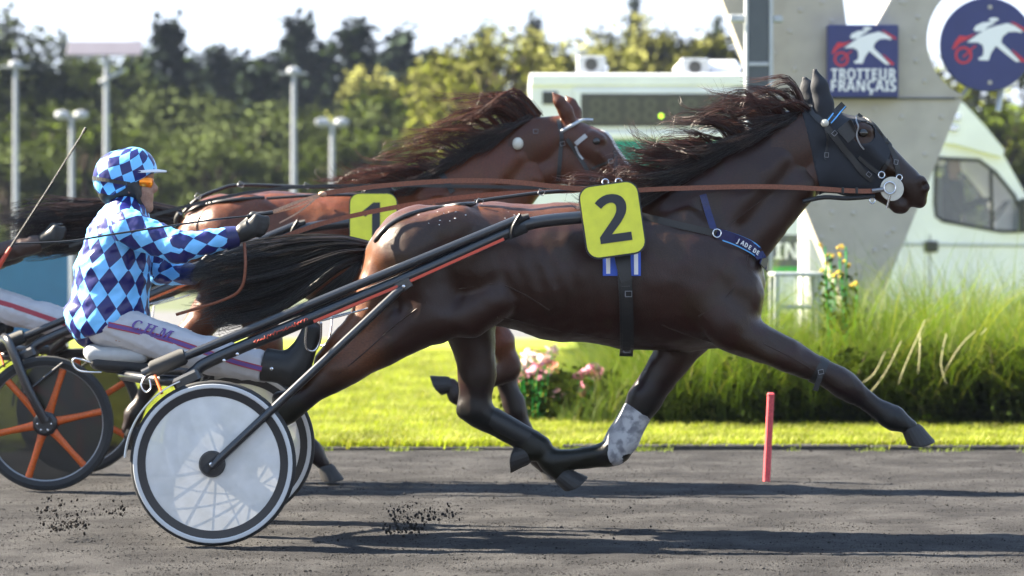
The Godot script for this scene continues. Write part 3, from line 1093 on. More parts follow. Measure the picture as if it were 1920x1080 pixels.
func build_van() -> void:
	var D := 30.0
	var base := P(1400, 465, D)
	base.y = 0
	base.z = -D - 1.1
	var t := thing("timing_vehicle", base, "white timing vehicle with roof horns, time display and a driver's cab", "vehicle")
	var st := new_st()
	# box body
	var prof := outline([[995, 615], [995, 158], [1000, 144], [1012, 138], [1680, 138], [1690, 146], [1690, 615]], D)
	extrude(st, prof, -D - 2.2, -D)
	wpart("box_body", st, mats.van_white, t)
	st = new_st()
	px_block(st, 993, 138, 1692, 163, D, 2.25, 0.03, 0.02)
	wpart("roof_edge", st, mats.van_white, t)
	st = new_st()
	px_block(st, 1076, 168, 1405, 244, D, 0.0, 0.035, 0.01)
	wpart("display_frame", st, mats.van_white, t)
	st = new_st()
	px_block(st, 1089, 176, 1393, 238, D, 0.0, 0.045, 0.004)
	var disp := wpart("time_display", st, mats.display, t)
	for x in [1118, 1148, 1186, 1219, 1262, 1295, 1338, 1368]:
		var dg := mesh_node("digit", letters("8", 0.27, 0.004), mats.display_digit, disp)
		dg.position = P(x, 208, D) + Vector3(0, 0, 0.05)
	st = new_st()
	lathe(st, [Vector2(0.001, 0.012), Vector2(0.024, 0.01), Vector2(0.026, 0.0)], P(1239, 218, D) + Vector3(0, 0, 0.046), Vector3(0, 0, 1), 14)
	part("lit_dot", st, mats.display_dot, disp)
	st = new_st()
	px_block(st, 1017, 172, 1046, 196, D, 0.0, 0.02, 0.004)
	wpart("vent_hatch", st, mats.van_black_trim, t)
	st = new_st()
	px_block(st, 1000, 246, 1688, 261, D, 0.0, 0.05, 0.015)
	wpart("rub_rail", st, mats.van_white, t)
	st = new_st()
	px_block(st, 1143, 263, 1470, 320, D, 0.0, 0.012, 0.004)
	wpart("side_panel", st, mats.teal, t)
	st = new_st()
	px_block(st, 1100, 322, 1688, 334, D, 0.0, 0.02, 0.004)
	px_block(st, 1000, 586, 1690, 606, D, 0.0, 0.02, 0.004)
	wpart("dark_trim", st, mats.van_black_trim, t)
	# horns
	for h in [[1108, 122, 30, 17, 1076, 1141], [1302, 127, 30, 15, 1258, 1392]]:
		st = new_st()
		px_block(st, h[4] + 8, 112, h[5], 142, D + 0.4, 0.5, 0.0, 0.08)
		var hs := wpart("loudspeaker_housing", st, mats.van_white, t)
		st = new_st()
		var c := P(h[0], h[1], D + 0.35)
		slab(st, c + Vector3(0, 0, -0.02), Vector3(0.17, 0, 0), Vector3(0, 0.105, 0), Vector3(0, 0, 0.09), 0.02)
		part("horn_front", st, mats.zinc, hs)
		st = new_st()
		lathe(st, [Vector2(0.001, 0.074), Vector2(0.025, 0.075), Vector2(0.03, 0.074)], c, Vector3(0, 0, 1), 20)
		lathe(st, [Vector2(0.03, 0.073), Vector2(0.075, 0.075), Vector2(0.078, 0.07)], c, Vector3(0, 0, 1), 20)
		part("horn_throat", st, mats.van_black_trim, hs)
	# cab, open through its side windows
	var cab := outline([[1690, 590], [1690, 212], [1740, 205], [1800, 200], [1822, 225], [1884, 290], [1930, 372], [1990, 400], [2040, 430], [2050, 500], [2050, 590]], D)
	var win := outline([[1757, 296], [1838, 300], [1868, 322], [1904, 366], [1919, 398], [1919, 434], [1880, 434], [1770, 414], [1758, 405], [1755, 380]], D)
	var mid := P(1840, 300, D).x
	st = new_st()
	for half in [PackedVector2Array([Vector2(-50, -5), Vector2(mid, -5), Vector2(mid, 9), Vector2(-50, 9)]), PackedVector2Array([Vector2(mid, -5), Vector2(50, -5), Vector2(50, 9), Vector2(mid, 9)])]:
		for piece in Geometry2D.intersect_polygons(cab, half):
			for q in Geometry2D.clip_polygons(piece, win):
				extrude(st, q, -D - 2.0, -D - 0.1)
	wpart("cab", st, mats.van_white, t)
	st = new_st()
	extrude(st, outline([[1792, 192], [1806, 192], [1850, 240], [1884, 282], [1878, 294], [1790, 270], [1770, 268], [1770, 240]], D), -D - 1.9, -D - 0.02)
	wpart("roof_fairing", st, mats.van_white, t)
	for q in [[1782, 214, 1800, 226], [1778, 236, 1796, 246]]:
		st = new_st()
		px_block(st, q[0], q[1], q[2], q[3], D, 0.0, 0.03, 0.02)
		wpart("marker_lamp", st, mats.chrome, t)
	# window frames and panes on both sides
	for zz in [-D - 0.10, -D - 1.98]:
		st = new_st()
		var loop := []
		for p in win: loop.append(Vector3(p.x, p.y, zz))
		loop.append(loop[0])
		tube(st, loop, 0.022, 6)
		var wf := wpart("window_frame", st, mats.van_black_trim, t)
		st = new_st()
		extrude(st, win, zz - 0.012, zz - 0.006)
		part("pane", st, mats.glass, wf)
		var bar := new_st()
		tube(bar, [Vector3(P(1860, 0, D).x, P(0, 318, D).y, zz), Vector3(P(1864, 0, D).x, P(0, 430, D).y, zz)], 0.02, 6)
		part("window_bar", bar, mats.van_black_trim, wf)
	st = new_st()
	lathe(st, ring_profile(0.17, 0.016, 8), P(1872, 398, D + 0.7), Vector3(-0.8, 0.6, 0), 24, true)
	wpart("steering_wheel", st, mats.van_black_trim, t)
	st = new_st()
	px_block(st, 1745, 330, 1768, 440, D + 0.4, 0.6, 0.0, 0.05)
	wpart("cab_seat", st, mats.slate, t)
	st = new_st()
	px_block(st, 1734, 452, 1761, 473, D, 0.1, -0.06, 0.02)
	wpart("door_handle", st, mats.van_black_trim, t)
	st = new_st()
	tube(st, [P(1690, 458, D) + Vector3(0, 0, -0.095), P(2040, 462, D) + Vector3(0, 0, -0.095)], 0.016, 6)
	wpart("door_crease", st, mats.zinc, t)
	st = new_st()
	px_block(st, 1908, 372, 1924, 436, D, -0.02, 0.16, 0.03)
	wpart("door_mirror", st, mats.van_black_trim, t)
	for q in [1240, 1470, 1600]:
		st = new_st()
		px_block(st, q, 262, q + 1.6, 586, D, 0.0, 0.006)
		wpart("panel_seam", st, mats.zinc, t)
	st = new_st()
	px_block(st, 1745, 440, 1747, 588, D, 0.1, -0.094)
	wpart("door_gap", st, mats.van_black_trim, t)
	for w in [1130, 1945]:
		st = new_st()
		var c := P(w, 465, D - 0.02)
		lathe(st, [Vector2(0.001, 0.06), Vector2(0.2, 0.05), Vector2(0.22, 0.07), Vector2(0.34, 0.07), Vector2(0.37, 0.0), Vector2(0.34, -0.15)], Vector3(c.x, 0.37, -D - 0.1), Vector3(0, 0, 1), 28)
		wpart("wheel", st, mats.rubber, t)
	# man behind the wheel, seen dimly through the pane
	var man := Body.new(Vector3(-0.35, -0.1, -0.3), Vector3(0.6, 1.0, 0.3), 0.02, 60.0)
	man.bone(Vector3(0, 0, 0), Vector3(0.02, 0.45, 0), 0.15, 0.17, 0.85)
	man.bone(Vector3(0.02, 0.5, 0), Vector3(0.05, 0.62, 0), 0.07, 0.06)
	man.bone(Vector3(0.06, 0.68, 0), Vector3(0.07, 0.76, 0), 0.085, 0.09)
	man.bone(Vector3(0.15, 0.68, 0), Vector3(0.17, 0.67, 0), 0.02, 0.015)
	for s in [-1, 1]:
		man.bone(Vector3(0.02, 0.45, 0.18 * s), Vector3(0.15, 0.2, 0.22 * s), 0.06, 0.05)
		man.bone(Vector3(0.15, 0.2, 0.22 * s), Vector3(0.42, 0.3, 0.12 * s), 0.045, 0.035)
		man.bone(Vector3(0.42, 0.3, 0.12 * s), Vector3(0.47, 0.32, 0.1 * s), 0.035, 0.03)
	var mp := thing("person", P(1775, 425, D + 0.6), "person in dark clothes sitting in the cab of the white vehicle", "person")
	mesh_node("body", body_mesh(man.surface(), func(v: Vector3, n: Vector3): return Color(0.3, 0.17, 0.12) if v.y > 0.56 and v.x > 0.0 else Color(0.02, 0.02, 0.025)), mats.pebble, mp)
	# sign board at the vehicle's foot, and what stands beside it
	var sb := thing("sign_board", P(1440, 515, 25), "dark board with large white letters and a green foot stripe behind the horse's chest", "sign")
	st = new_st()
	px_block(st, 1365, 440, 1500, 516, 25, 0.03, 0.0, 0.004)
	wpart("panel", st, mats.slate, sb)
	st = new_st()
	px_block(st, 1365, 500, 1500, 516, 25, -0.001, 0.006)
	wpart("foot_stripe", st, mats.green, sb)
	var lt := mesh_node("lettering", letters("VING", 0.155, 0.006), mats.sign_white, sb)
	lt.position = P(1478, 471, 25) + Vector3(0, 0, 0.004) - sb.position
	for q in [1372, 1494]:
		st = new_st()
		tube(st, [P(q, 516, 25) + Vector3(0, 0, -0.015), Vector3(P(q, 516, 25).x, 0, -25.015)], 0.015, 6)
		wpart("leg", st, mats.zinc, sb)
	var co := P(1523, 465, 24.0)
	co.y = 0
	var col := thing("white_column", co, "fat white cylindrical column left of the pylon's foot", "column")
	st = new_st()
	var top := P(1523, 372, 24.0).y
	lathe(st, [Vector2(0.13, 0), Vector2(0.125, top - 0.02), Vector2(0.11, top), Vector2(0.001, top)], Vector3.ZERO, Vector3.UP, 24)
	part("shaft", st, mats.van_white, col)
	st = new_st()
	for yy in [P(0, 433, 24).y, P(0, 446, 24).y]:
		lathe(st, [Vector2(0.127, -0.008), Vector2(0.136, 0), Vector2(0.127, 0.008)], Vector3(0, yy, 0), Vector3.UP, 24)
	part("band", st, mats.sign_white, col)
	var pl := P(1505, 465, 22.5)
	pl.y = 0
	var pole := thing("thin_pole", pl, "thin grey pole with a dark foot in front of the white column", "pole")
	st = new_st()
	tube(st, [Vector3(0, 0.05, 0), Vector3(0, P(0, 375, 22.5).y, 0)], 0.014, 8)
	part("rod", st, mats.zinc, pole)
	st = new_st()
	block(st, Vector3(-0.05, 0, -0.05), Vector3(0.05, 0.24, 0.05), 0.01)
	part("foot", st, mats.slate, pole)
	# tall grey cabinet edge right behind the horse's chest
	# step frame of square tube
	var sp := P(1496, 465, 19.9)
	sp.y = 0
	var fr := thing("step_stool", sp, "grey metal step frame with two rungs in front of the white column", "step stool")
	var hT := P(0, 519, 19.9).y
	var hR := P(0, 576, 19.9).y
	for z in [0.0, -0.38]:
		for s in [-1, 1]:
			st = new_st()
			slab(st, Vector3(0.165 * s, hT / 2, z), Vector3(0.02, 0, 0), Vector3(0.004 * -s, hT / 2, 0), Vector3(0, 0, 0.02), 0.004)
			part("leg", st, mats.zinc, fr)
		st = new_st()
		block(st, Vector3(-0.144, hR - 0.016, z - 0.014), Vector3(0.144, hR + 0.016, z + 0.014), 0.004)
		part("rung", st, mats.zinc, fr)
	st = new_st()
	block(st, Vector3(-0.19, hT + 0.002, -0.41), Vector3(0.19, hT + 0.034, 0.03), 0.006)
	part("tread", st, mats.zinc, fr)

const LOGO_HORSE := [[1095, 240], [1055, 212], [1015, 198], [960, 212], [915, 225], [870, 250], [800, 300], [860, 300], [885, 315], [890, 345], [885, 372], [862, 382], [866, 394], [915, 396], [930, 355], [955, 318], [1000, 355], [1060, 402], [1085, 403], [1030, 345], [982, 300], [990, 270], [1020, 245], [1060, 243], [1090, 250]]
const LOGO_RIDER := [[835, 232], [850, 210], [885, 195], [935, 190], [952, 196], [915, 215], [890, 240], [850, 243]]
const LOGO_CART := [[722, 335], [738, 297], [762, 264], [800, 268], [850, 253], [805, 283], [765, 302], [737, 335]]
const LOGO_LEG := [[1035, 335], [1050, 345], [1112, 398], [1100, 405], [1090, 403]]
const LOGO_CREST := [[1030, 190], [1050, 194], [1126, 238], [1118, 248], [1098, 236]]

func emblem(parent: Node3D, to: Callable, z: float) -> void:
	var wheel := []
	for i in 33: wheel.append([783 + 46 * cos(TAU * i / 32), 368 + 46 * sin(TAU * i / 32)])
	for i in 33: wheel.append([783 + 34 * cos(TAU * (32 - i) / 32), 368 + 34 * sin(TAU * (32 - i) / 32)])
	var head := []
	for i in 24: head.append([943 + 26 * cos(TAU * i / 24), 179 + 10 * sin(TAU * i / 24)])
	var n := 0
	for e in [["emblem_horse", LOGO_HORSE, mats.sign_white], ["emblem_rider", LOGO_RIDER, mats.sign_white], ["emblem_head", head, mats.sign_white], ["emblem_cart", LOGO_CART, mats.sign_red], ["emblem_leg", LOGO_LEG, mats.sign_red], ["emblem_crest", LOGO_CREST, mats.sign_red], ["emblem_wheel", wheel, mats.sign_red], ["emblem_shaft", [[778, 375], [830, 326], [848, 315], [850, 322], [832, 334], [786, 380]], mats.sign_red]]:
		var st := new_st()
		var o := PackedVector2Array()
		for p in e[1]: o.append(to.call(p[0], p[1]))
		extrude(st, o, z - 0.001, z + 0.005 + 0.0004 * n)
		n += 1
		wpart(e[0], st, e[2], parent)

func build_pylon() -> void:
	var D := 21.7
	var base := P(1617, 465, D)
	base.y = 0
	var t := thing("finish_pylon", base, "large grey riveted steel pylon shaped like a V behind the leading horse's head", "pylon")
	# a V with a round bite out of its right arm
	var v := PackedVector2Array()
	for p in [[1257, -250], [1470, -250], [1580, 0], [1588, 60], [1612, 120], [1640, 60], [1672, 0], [1770, -250], [1985, -250], [1803, 187], [1640, 590], [1636, 745], [1594, 745], [1590, 590], [1424, 183]]:
		v.append(xy(p[0], p[1], D))
	var hole := PackedVector2Array()
	var c := xy(1850, 75, D)
	var R := 113.0 / F * D
	for i in 64: hole.append(c + Vector2(cos(TAU * i / 64), sin(TAU * i / 64)) * R)
	var st := new_st()
	var seam := P(0, 184, D).y
	for poly in Geometry2D.clip_polygons(v, hole):
		if Geometry2D.is_polygon_clockwise(poly): poly.reverse()
		var far := 100.0
		var upper := PackedVector2Array([Vector2(-far, seam + 0.004), Vector2(far, seam + 0.004), Vector2(far, far), Vector2(-far, far)])
		var lower := PackedVector2Array([Vector2(-far, -far), Vector2(far, -far), Vector2(far, seam - 0.004), Vector2(-far, seam - 0.004)])
		for q in Geometry2D.intersect_polygons(poly, upper):
			var s1 := new_st()
			extrude(s1, q, -D - 0.35, -D)
			wpart("upper_plate", s1, mats.pylon, t)
		for q in Geometry2D.intersect_polygons(poly, lower):
			var s2 := new_st()
			extrude(s2, q, -D - 0.35, -D - 0.006)
			wpart("lower_plate", s2, mats.pylon, t)
	st = new_st()
	px_block(st, 1440, 183.3, 1790, 186.4, D, 0.02, 0.018, 0.004)
	wpart("seam_ledge", st, mats.slate, t)
	for r in [[1540, 5], [1558, 40], [1555, 300], [1500, 205], [1495, 265], [1560, 398], [1561, 427], [1540, 445], [1530, 380], [1665, 440], [1661, 464], [1570, 465], [1690, 5], [1695, 5], [1713, 73], [1717, 115], [1733, 153], [1720, 33], [1765, 220], [1750, 256], [1735, 290], [1690, 220], [1675, 432], [1640, 205], [1600, 400], [1640, 470], [1480, 60], [1490, 130], [1500, 20], [1450, 100]]:
		st = new_st()
		lathe(st, [Vector2(0.022, 0.0), Vector2(0.02, 0.008), Vector2(0.001, 0.012)], P(r[0], r[1], D) + Vector3(0, 0, -0.006 if r[1] > 184 else 0.0), Vector3(0, 0, 1), 10)
		wpart("rivet", st, mats.rivet, t)
	# dark post in front of its left arm
	var pb := P(1423, 465, 21.2)
	pb.y = 0
	var po := thing("finish_post", pb, "dark slate square post with pale edges bolted before the pylon", "post")
	st = new_st()
	px_block(st, 1403, -300, 1441, 742, 21.2, 0.12, 0.0, 0.004)
	wpart("core", st, mats.slate, po)
	for e in [[1397, 1402.5], [1441.5, 1449]]:
		st = new_st()
		px_block(st, e[0], -300, e[1], 744, 21.2, 0.13, 0.012, 0.004)
		wpart("edge_rail", st, mats.zinc, po)
	st = new_st()
	px_block(st, 1403, 117, 1441, 124, 21.2, -0.001, 0.008, 0.002)
	wpart("cross_band", st, mats.zinc, po)
	for b in [[1368, 27, 1397, 41], [1449.5, 30, 1468, 42]]:
		st = new_st()
		px_block(st, b[0], b[1], b[2], b[3], 21.2, 0.1, -0.02, 0.008)
		wpart("bracket", st, mats.zinc, po)
	# square sign
	var sg := thing("square_sign", P(1617, 183, D - 0.12), "square blue sign with a white trotter emblem and two lines of lettering", "sign")
	st = new_st()
	px_block(st, 1551, 47, 1684, 183, D - 0.12, 0.1, 0.0, 0.008)
	wpart("panel", st, mats.sign_blue, sg)
	var sz := -(D - 0.12)
	emblem(sg, func(a, b): return xy(1340 + a / 3.31, b / 3.31, D - 0.12), sz)
	for l in [["TROTTEUR", 140], ["FRANÇAIS", 161.5]]:
		var tm := letters(l[0], 0.092, 0.006)
		var lt := mesh_node("lettering", tm, mats.sign_white, sg)
		var w := tm.get_aabb().size.x
		lt.scale.x = (121.0 / F * D) / w
		lt.position = P(1618, l[1], D - 0.12) + Vector3(0, 0, 0.004) - sg.position
	# round sign
	var rs := thing("round_sign", P(1850, 172, D - 0.05), "round blue sign with a white and red trotter emblem at the right edge", "sign")
	st = new_st()
	var rr := 87.5 / F * D
	lathe(st, [Vector2(0.001, -0.06), Vector2(rr - 0.01, -0.06), Vector2(rr, -0.05), Vector2(rr, -0.008), Vector2(rr - 0.008, 0.0), Vector2(0.001, 0.0)], P(1850, 84, D - 0.05), Vector3(0, 0, 1), 64)
	wpart("disc", st, mats.sign_blue, rs)
	emblem(rs, func(a, b): return xy(1340 + (1560 + (a - 800) * 1.17) / 3.31, (265 + (b - 300) * 1.17) / 3.31, D - 0.05), -(D - 0.05))
	for q in [[1803, 182, 1820, 160], [1880, 150, 1870, 210]]:
		st = new_st()
		tube(st, [P(q[0], q[1], D + 0.1), P(q[2], q[3], D + 0.02)], 0.025, 8)
		wpart("holder", st, mats.zinc, rs)
	for q in [[1855, 14], [1855, 155]]:
		st = new_st()
		lathe(st, [Vector2(0.02, 0.0), Vector2(0.018, 0.006), Vector2(0.001, 0.009)], P(q[0], q[1], D - 0.05), Vector3(0, 0, 1), 10)
		wpart("bolt", st, mats.rivet, rs)
	# blue board beyond the lawn on the left
	var bb := thing("advertising_board", P(40, 667, 30.5) * Vector3(1, 0, 1), "plain blue board on the far side of the lawn at the left edge", "board")
	st = new_st()
	px_block(st, -420, 478, 128, 660, 30.5, 0.05, 0.0, 0.005)
	wpart("panel", st, mats.board_blue, bb)
	st = new_st()
	px_block(st, -420, 660.5, 128, 668, 30.5, 0.06, 0.02, 0.005)
	wpart("foot_rail", st, mats.zinc, bb)

func flower(st: SurfaceTool, c: Vector3, r: float, rng: RandomNumberGenerator, col: Color) -> void:
	for k in 14:
		var d := Vector3(rng.randfn(), rng.randfn() * 0.7, rng.randfn()).normalized()
		var s := d.cross(Vector3(0.1, 1, 0.3)).normalized()
		var f := rng.randf_range(0.8, 1.15)
		st.set_color(Color(col.r * f, col.g * f, col.b * f))
		var p := c + d * r * 0.75
		tri(st, c + s * r * 0.3, p + s * r * 0.45 + d * 0.004, p + d * r * 0.4, d, d, d)
		tri(st, c - s * r * 0.3, p + d * r * 0.4, p - s * r * 0.45, d, d, d)

func build_plants() -> void:
	var rng := RandomNumberGenerator.new()
	rng.seed = 12
	var D := 18.9
	var groups := [
		["rose bush with pale pink and white flowers left of the tall grass", [1005, 790], [[1008, 664, 0], [1022, 672, 0], [1035, 658, 0], [996, 675, 0], [978, 690, 0], [1030, 675, 3], [990, 668, 0]]],
		["low bush with deep magenta flowers under the leading horse's belly", [995, 795], [[984, 712, 2], [1000, 698, 1], [1008, 690, 1], [1018, 706, 1], [975, 700, 0], [1040, 690, 3], [1015, 716, 3]]],
		["rose bush with bright pink flowers next to the tall grass", [1100, 792], [[1085, 700, 1], [1100, 705, 1], [1112, 694, 1], [1122, 702, 1], [1105, 690, 1], [1118, 710, 0]]],
		["low bush with pale pink flowers near the lawn's front", [1065, 800], [[1060, 727, 1], [1048, 742, 0], [1078, 738, 0], [1092, 730, 1], [1084, 744, 0], [1110, 726, 0]]]]
	var cols := [Color(0.66, 0.42, 0.46), Color(0.60, 0.22, 0.34), Color(0.50, 0.02, 0.22), Color(0.55, 0.2, 0.16)]
	for g in groups:
		var base := P(g[1][0], 465, D)
		base.y = 0
		var t := thing("rose_bush", base, g[0], "flowers", "pink flowers beside the lawn")
		var sl := new_st()
		var ss := new_st()
		for f in g[2]:
			var d := D + rng.randf_range(-0.4, 0.4)
			var q := P(f[0], f[1], d) - base
			tube(ss, smooth_path([Vector3(q.x * 0.4 + rng.randfn() * 0.03, 0, q.z * 0.5), q * Vector3(0.8, 0.6, 0.8), q], 3), 0.005, 5)
			var sf := new_st()
			flower(sf, q, 0.058, rng, cols[f[2]])
			part("flower", sf, mats.petal, t)
		for i in 170:
			var q := Vector3(rng.randfn() * 0.16, rng.randf_range(0.02, 0.36), rng.randfn() * 0.16)
			leaf_at(sl, q, 0.035, rng, Color(0.09, 0.15, 0.03), 2)
		part("stem", ss, mats.leaf if false else mats.green, t)
		part("foliage", sl, mats.leaf, t)
	for g in [["tall plant with yellow flower heads left of the pylon's foot, nearer the step frame", 1562, [[1547, 462], [1557, 476], [1549, 494], [1547, 508], [1566, 520]]], ["tall plant with yellow flower heads standing right before the pylon's foot", 1592, [[1586, 463], [1574, 478], [1586, 497], [1608, 533], [1580, 512]]]]:
		var base := P(g[1], 465, 19.3)
		base.y = 0
		var t := thing("yellow_flower_plant", base, g[0], "flowers", "yellow flowers at the pylon")
		var ss := new_st()
		var sl := new_st()
		for f in g[2]:
			var q := P(f[0], f[1], 19.3 + rng.randf_range(-0.15, 0.15)) - base
			tube(ss, smooth_path([Vector3(rng.randfn() * 0.02, 0, 0), Vector3(q.x * 0.5, q.y * 0.5, q.z * 0.5), q], 3), 0.006, 5)
			for i in 26:
				var u := rng.randf_range(0.25, 0.95)
				leaf_at(sl, Vector3(q.x * u, q.y * u, q.z * u), 0.035, rng, Color(0.14, 0.18, 0.04), 1)
			var sf := new_st()
			for k in 3: flower(sf, q + Vector3(rng.randfn() * 0.022, rng.randfn() * 0.012, rng.randfn() * 0.02), 0.018, rng, Color(0.75, 0.52, 0.02))
			part("flower", sf, mats.petal, t)
		part("stem", ss, mats.green, t)
		part("foliage", sl, mats.leaf, t)
	# leafy mounds at the foot of the tall grass
	var domes := []
	for k in 3:
		var sl := new_st()
		for i in 2300:
			var a := rng.randf() * TAU
			var el := asin(rng.randf())
			var rr := pow(rng.randf(), 0.22) * (0.85 + 0.2 * noise.get_noise_2d(a * 20.0 + k * 50, el * 30.0))
			leaf_at(sl, Vector3(cos(a) * cos(el) * 0.55, sin(el) * 0.56, sin(a) * cos(el) * 0.5) * rr, 0.024, rng, Color(0.07, 0.115, 0.028), 2)
		domes.append(sl.commit())
	var spots := [[1210, 18.7, 0.62], [1278, 18.6, 0.92], [1345, 18.75, 0.72], [1420, 18.6, 1.05], [1498, 18.7, 0.8], [1572, 18.6, 1.1], [1650, 18.75, 0.78], [1730, 18.6, 1.12], [1815, 18.75, 0.85], [1890, 18.6, 1.15], [1965, 18.7, 0.9]]
	for i in spots.size():
		var q: Array = spots[i]
		var base := P(q[0], 465, q[1])
		base.y = 0
		var t := thing("leafy_shrub", base, "low leafy green mound, %s, along the front of the tall grass" % ["leftmost", "second from the left", "third from the left", "fourth from the left", "fifth from the left", "sixth, in the middle", "fifth from the right", "fourth from the right", "third from the right", "second from the right", "rightmost"][i], "shrub", "leafy mounds along the track")
		t.rotation.y = i * 1.3
		var fo := mesh_node("foliage", domes[i % 3], mats.leaf, t)
		fo.scale = Vector3.ONE * q[2]
		var ss := new_st()
		for k in 5: tube(ss, [Vector3.ZERO, Vector3(cos(k * 1.3) * 0.2, 0.3, sin(k * 1.3) * 0.2) * q[2], Vector3(cos(k * 1.3) * 0.35, 0.5, sin(k * 1.3) * 0.3) * q[2]], [0.01, 0.007, 0.003], 5)
		part("stem", ss, mats.bark, t)
	# red marker
	var mk := P(1440, 465, 14.07)
	mk.y = 0
	var m := thing("marker_post", mk, "thin red marker post standing in the track before the tall grass", "post")
	var st := new_st()
	slab(st, Vector3(0.005, 0.235, 0), Vector3(0.0185, 0, 0), Vector3(0.012, 0.25, 0), Vector3(0, 0, 0.0185), 0.006)
	part("stick", st, mats.marker_red, m)
	st = new_st()
	slab(st, Vector3(0.0165, 0.475, 0), Vector3(0.0195, 0, 0), Vector3(0, 0.006, 0), Vector3(0, 0, 0.0195), 0.003)
	part("cap", st, mats.marker_red, m)

# ================================================================ horses
const ORIGIN2 := Vector3((1142.0 - 960.0) / F * D2, 0, -D2)
const ORIGIN1 := Vector3((707.0 - 960.0) / F * D1, 0, -D1)

func Q2(px: float, py: float, z := 0.0) -> Vector3:
	return P(px, py, D2 - z) - ORIGIN2

func Q1(px: float, py: float, z := 0.0) -> Vector3:
	return P(px, py, D1 - z) - ORIGIN1

func hoof_mesh(st: SurfaceTool, top: Vector3, toe: Vector3, down: Vector3, size := 1.0) -> void:
	# coronet centre, direction of the toe, direction to the sole
	down = down.normalized()
	toe = (toe - down * toe.dot(down)).normalized()
	var side := down.cross(toe)
	var rows := []
	for r in [[-0.008, 0.042, 0.040, 0.0], [0.008, 0.050, 0.046, 0.003], [0.045, 0.057, 0.053, 0.010], [0.082, 0.065, 0.059, 0.018], [0.090, 0.064, 0.058, 0.019]]:
		var ring := []
		for k in 18:
			var a := TAU * k / 18
			var f := cos(a)
			ring.append(top + (down * (r[0] - (0.022 * clampf(-f, 0, 1) * r[0] / 0.08)) + toe * (f * r[1] * (1.0 if f > 0 else 0.85) + r[3]) + side * sin(a) * r[2]) * size)
		rows.append(ring)
	for i in rows.size() - 1:
		for k in 18:
			var l := (k + 1) % 18
			quad(st, rows[i][k], rows[i][l], rows[i + 1][l], rows[i + 1][k])
	var c: Vector3 = top + (down * 0.08 + toe * 0.014) * size
	for k in 18:
		var l := (k + 1) % 18
		tri(st, c, rows[-1][l], rows[-1][k], down, down, down)
		tri(st, top, rows[0][k], rows[0][l], -down, -down, -down)

func chain(b: Body, pts: Array, zs := 1.0) -> void:
	# [point, radius] pairs
	for i in pts.size() - 1:
		b.bone(pts[i][0], pts[i + 1][0], pts[i][1], pts[i + 1][1], zs)

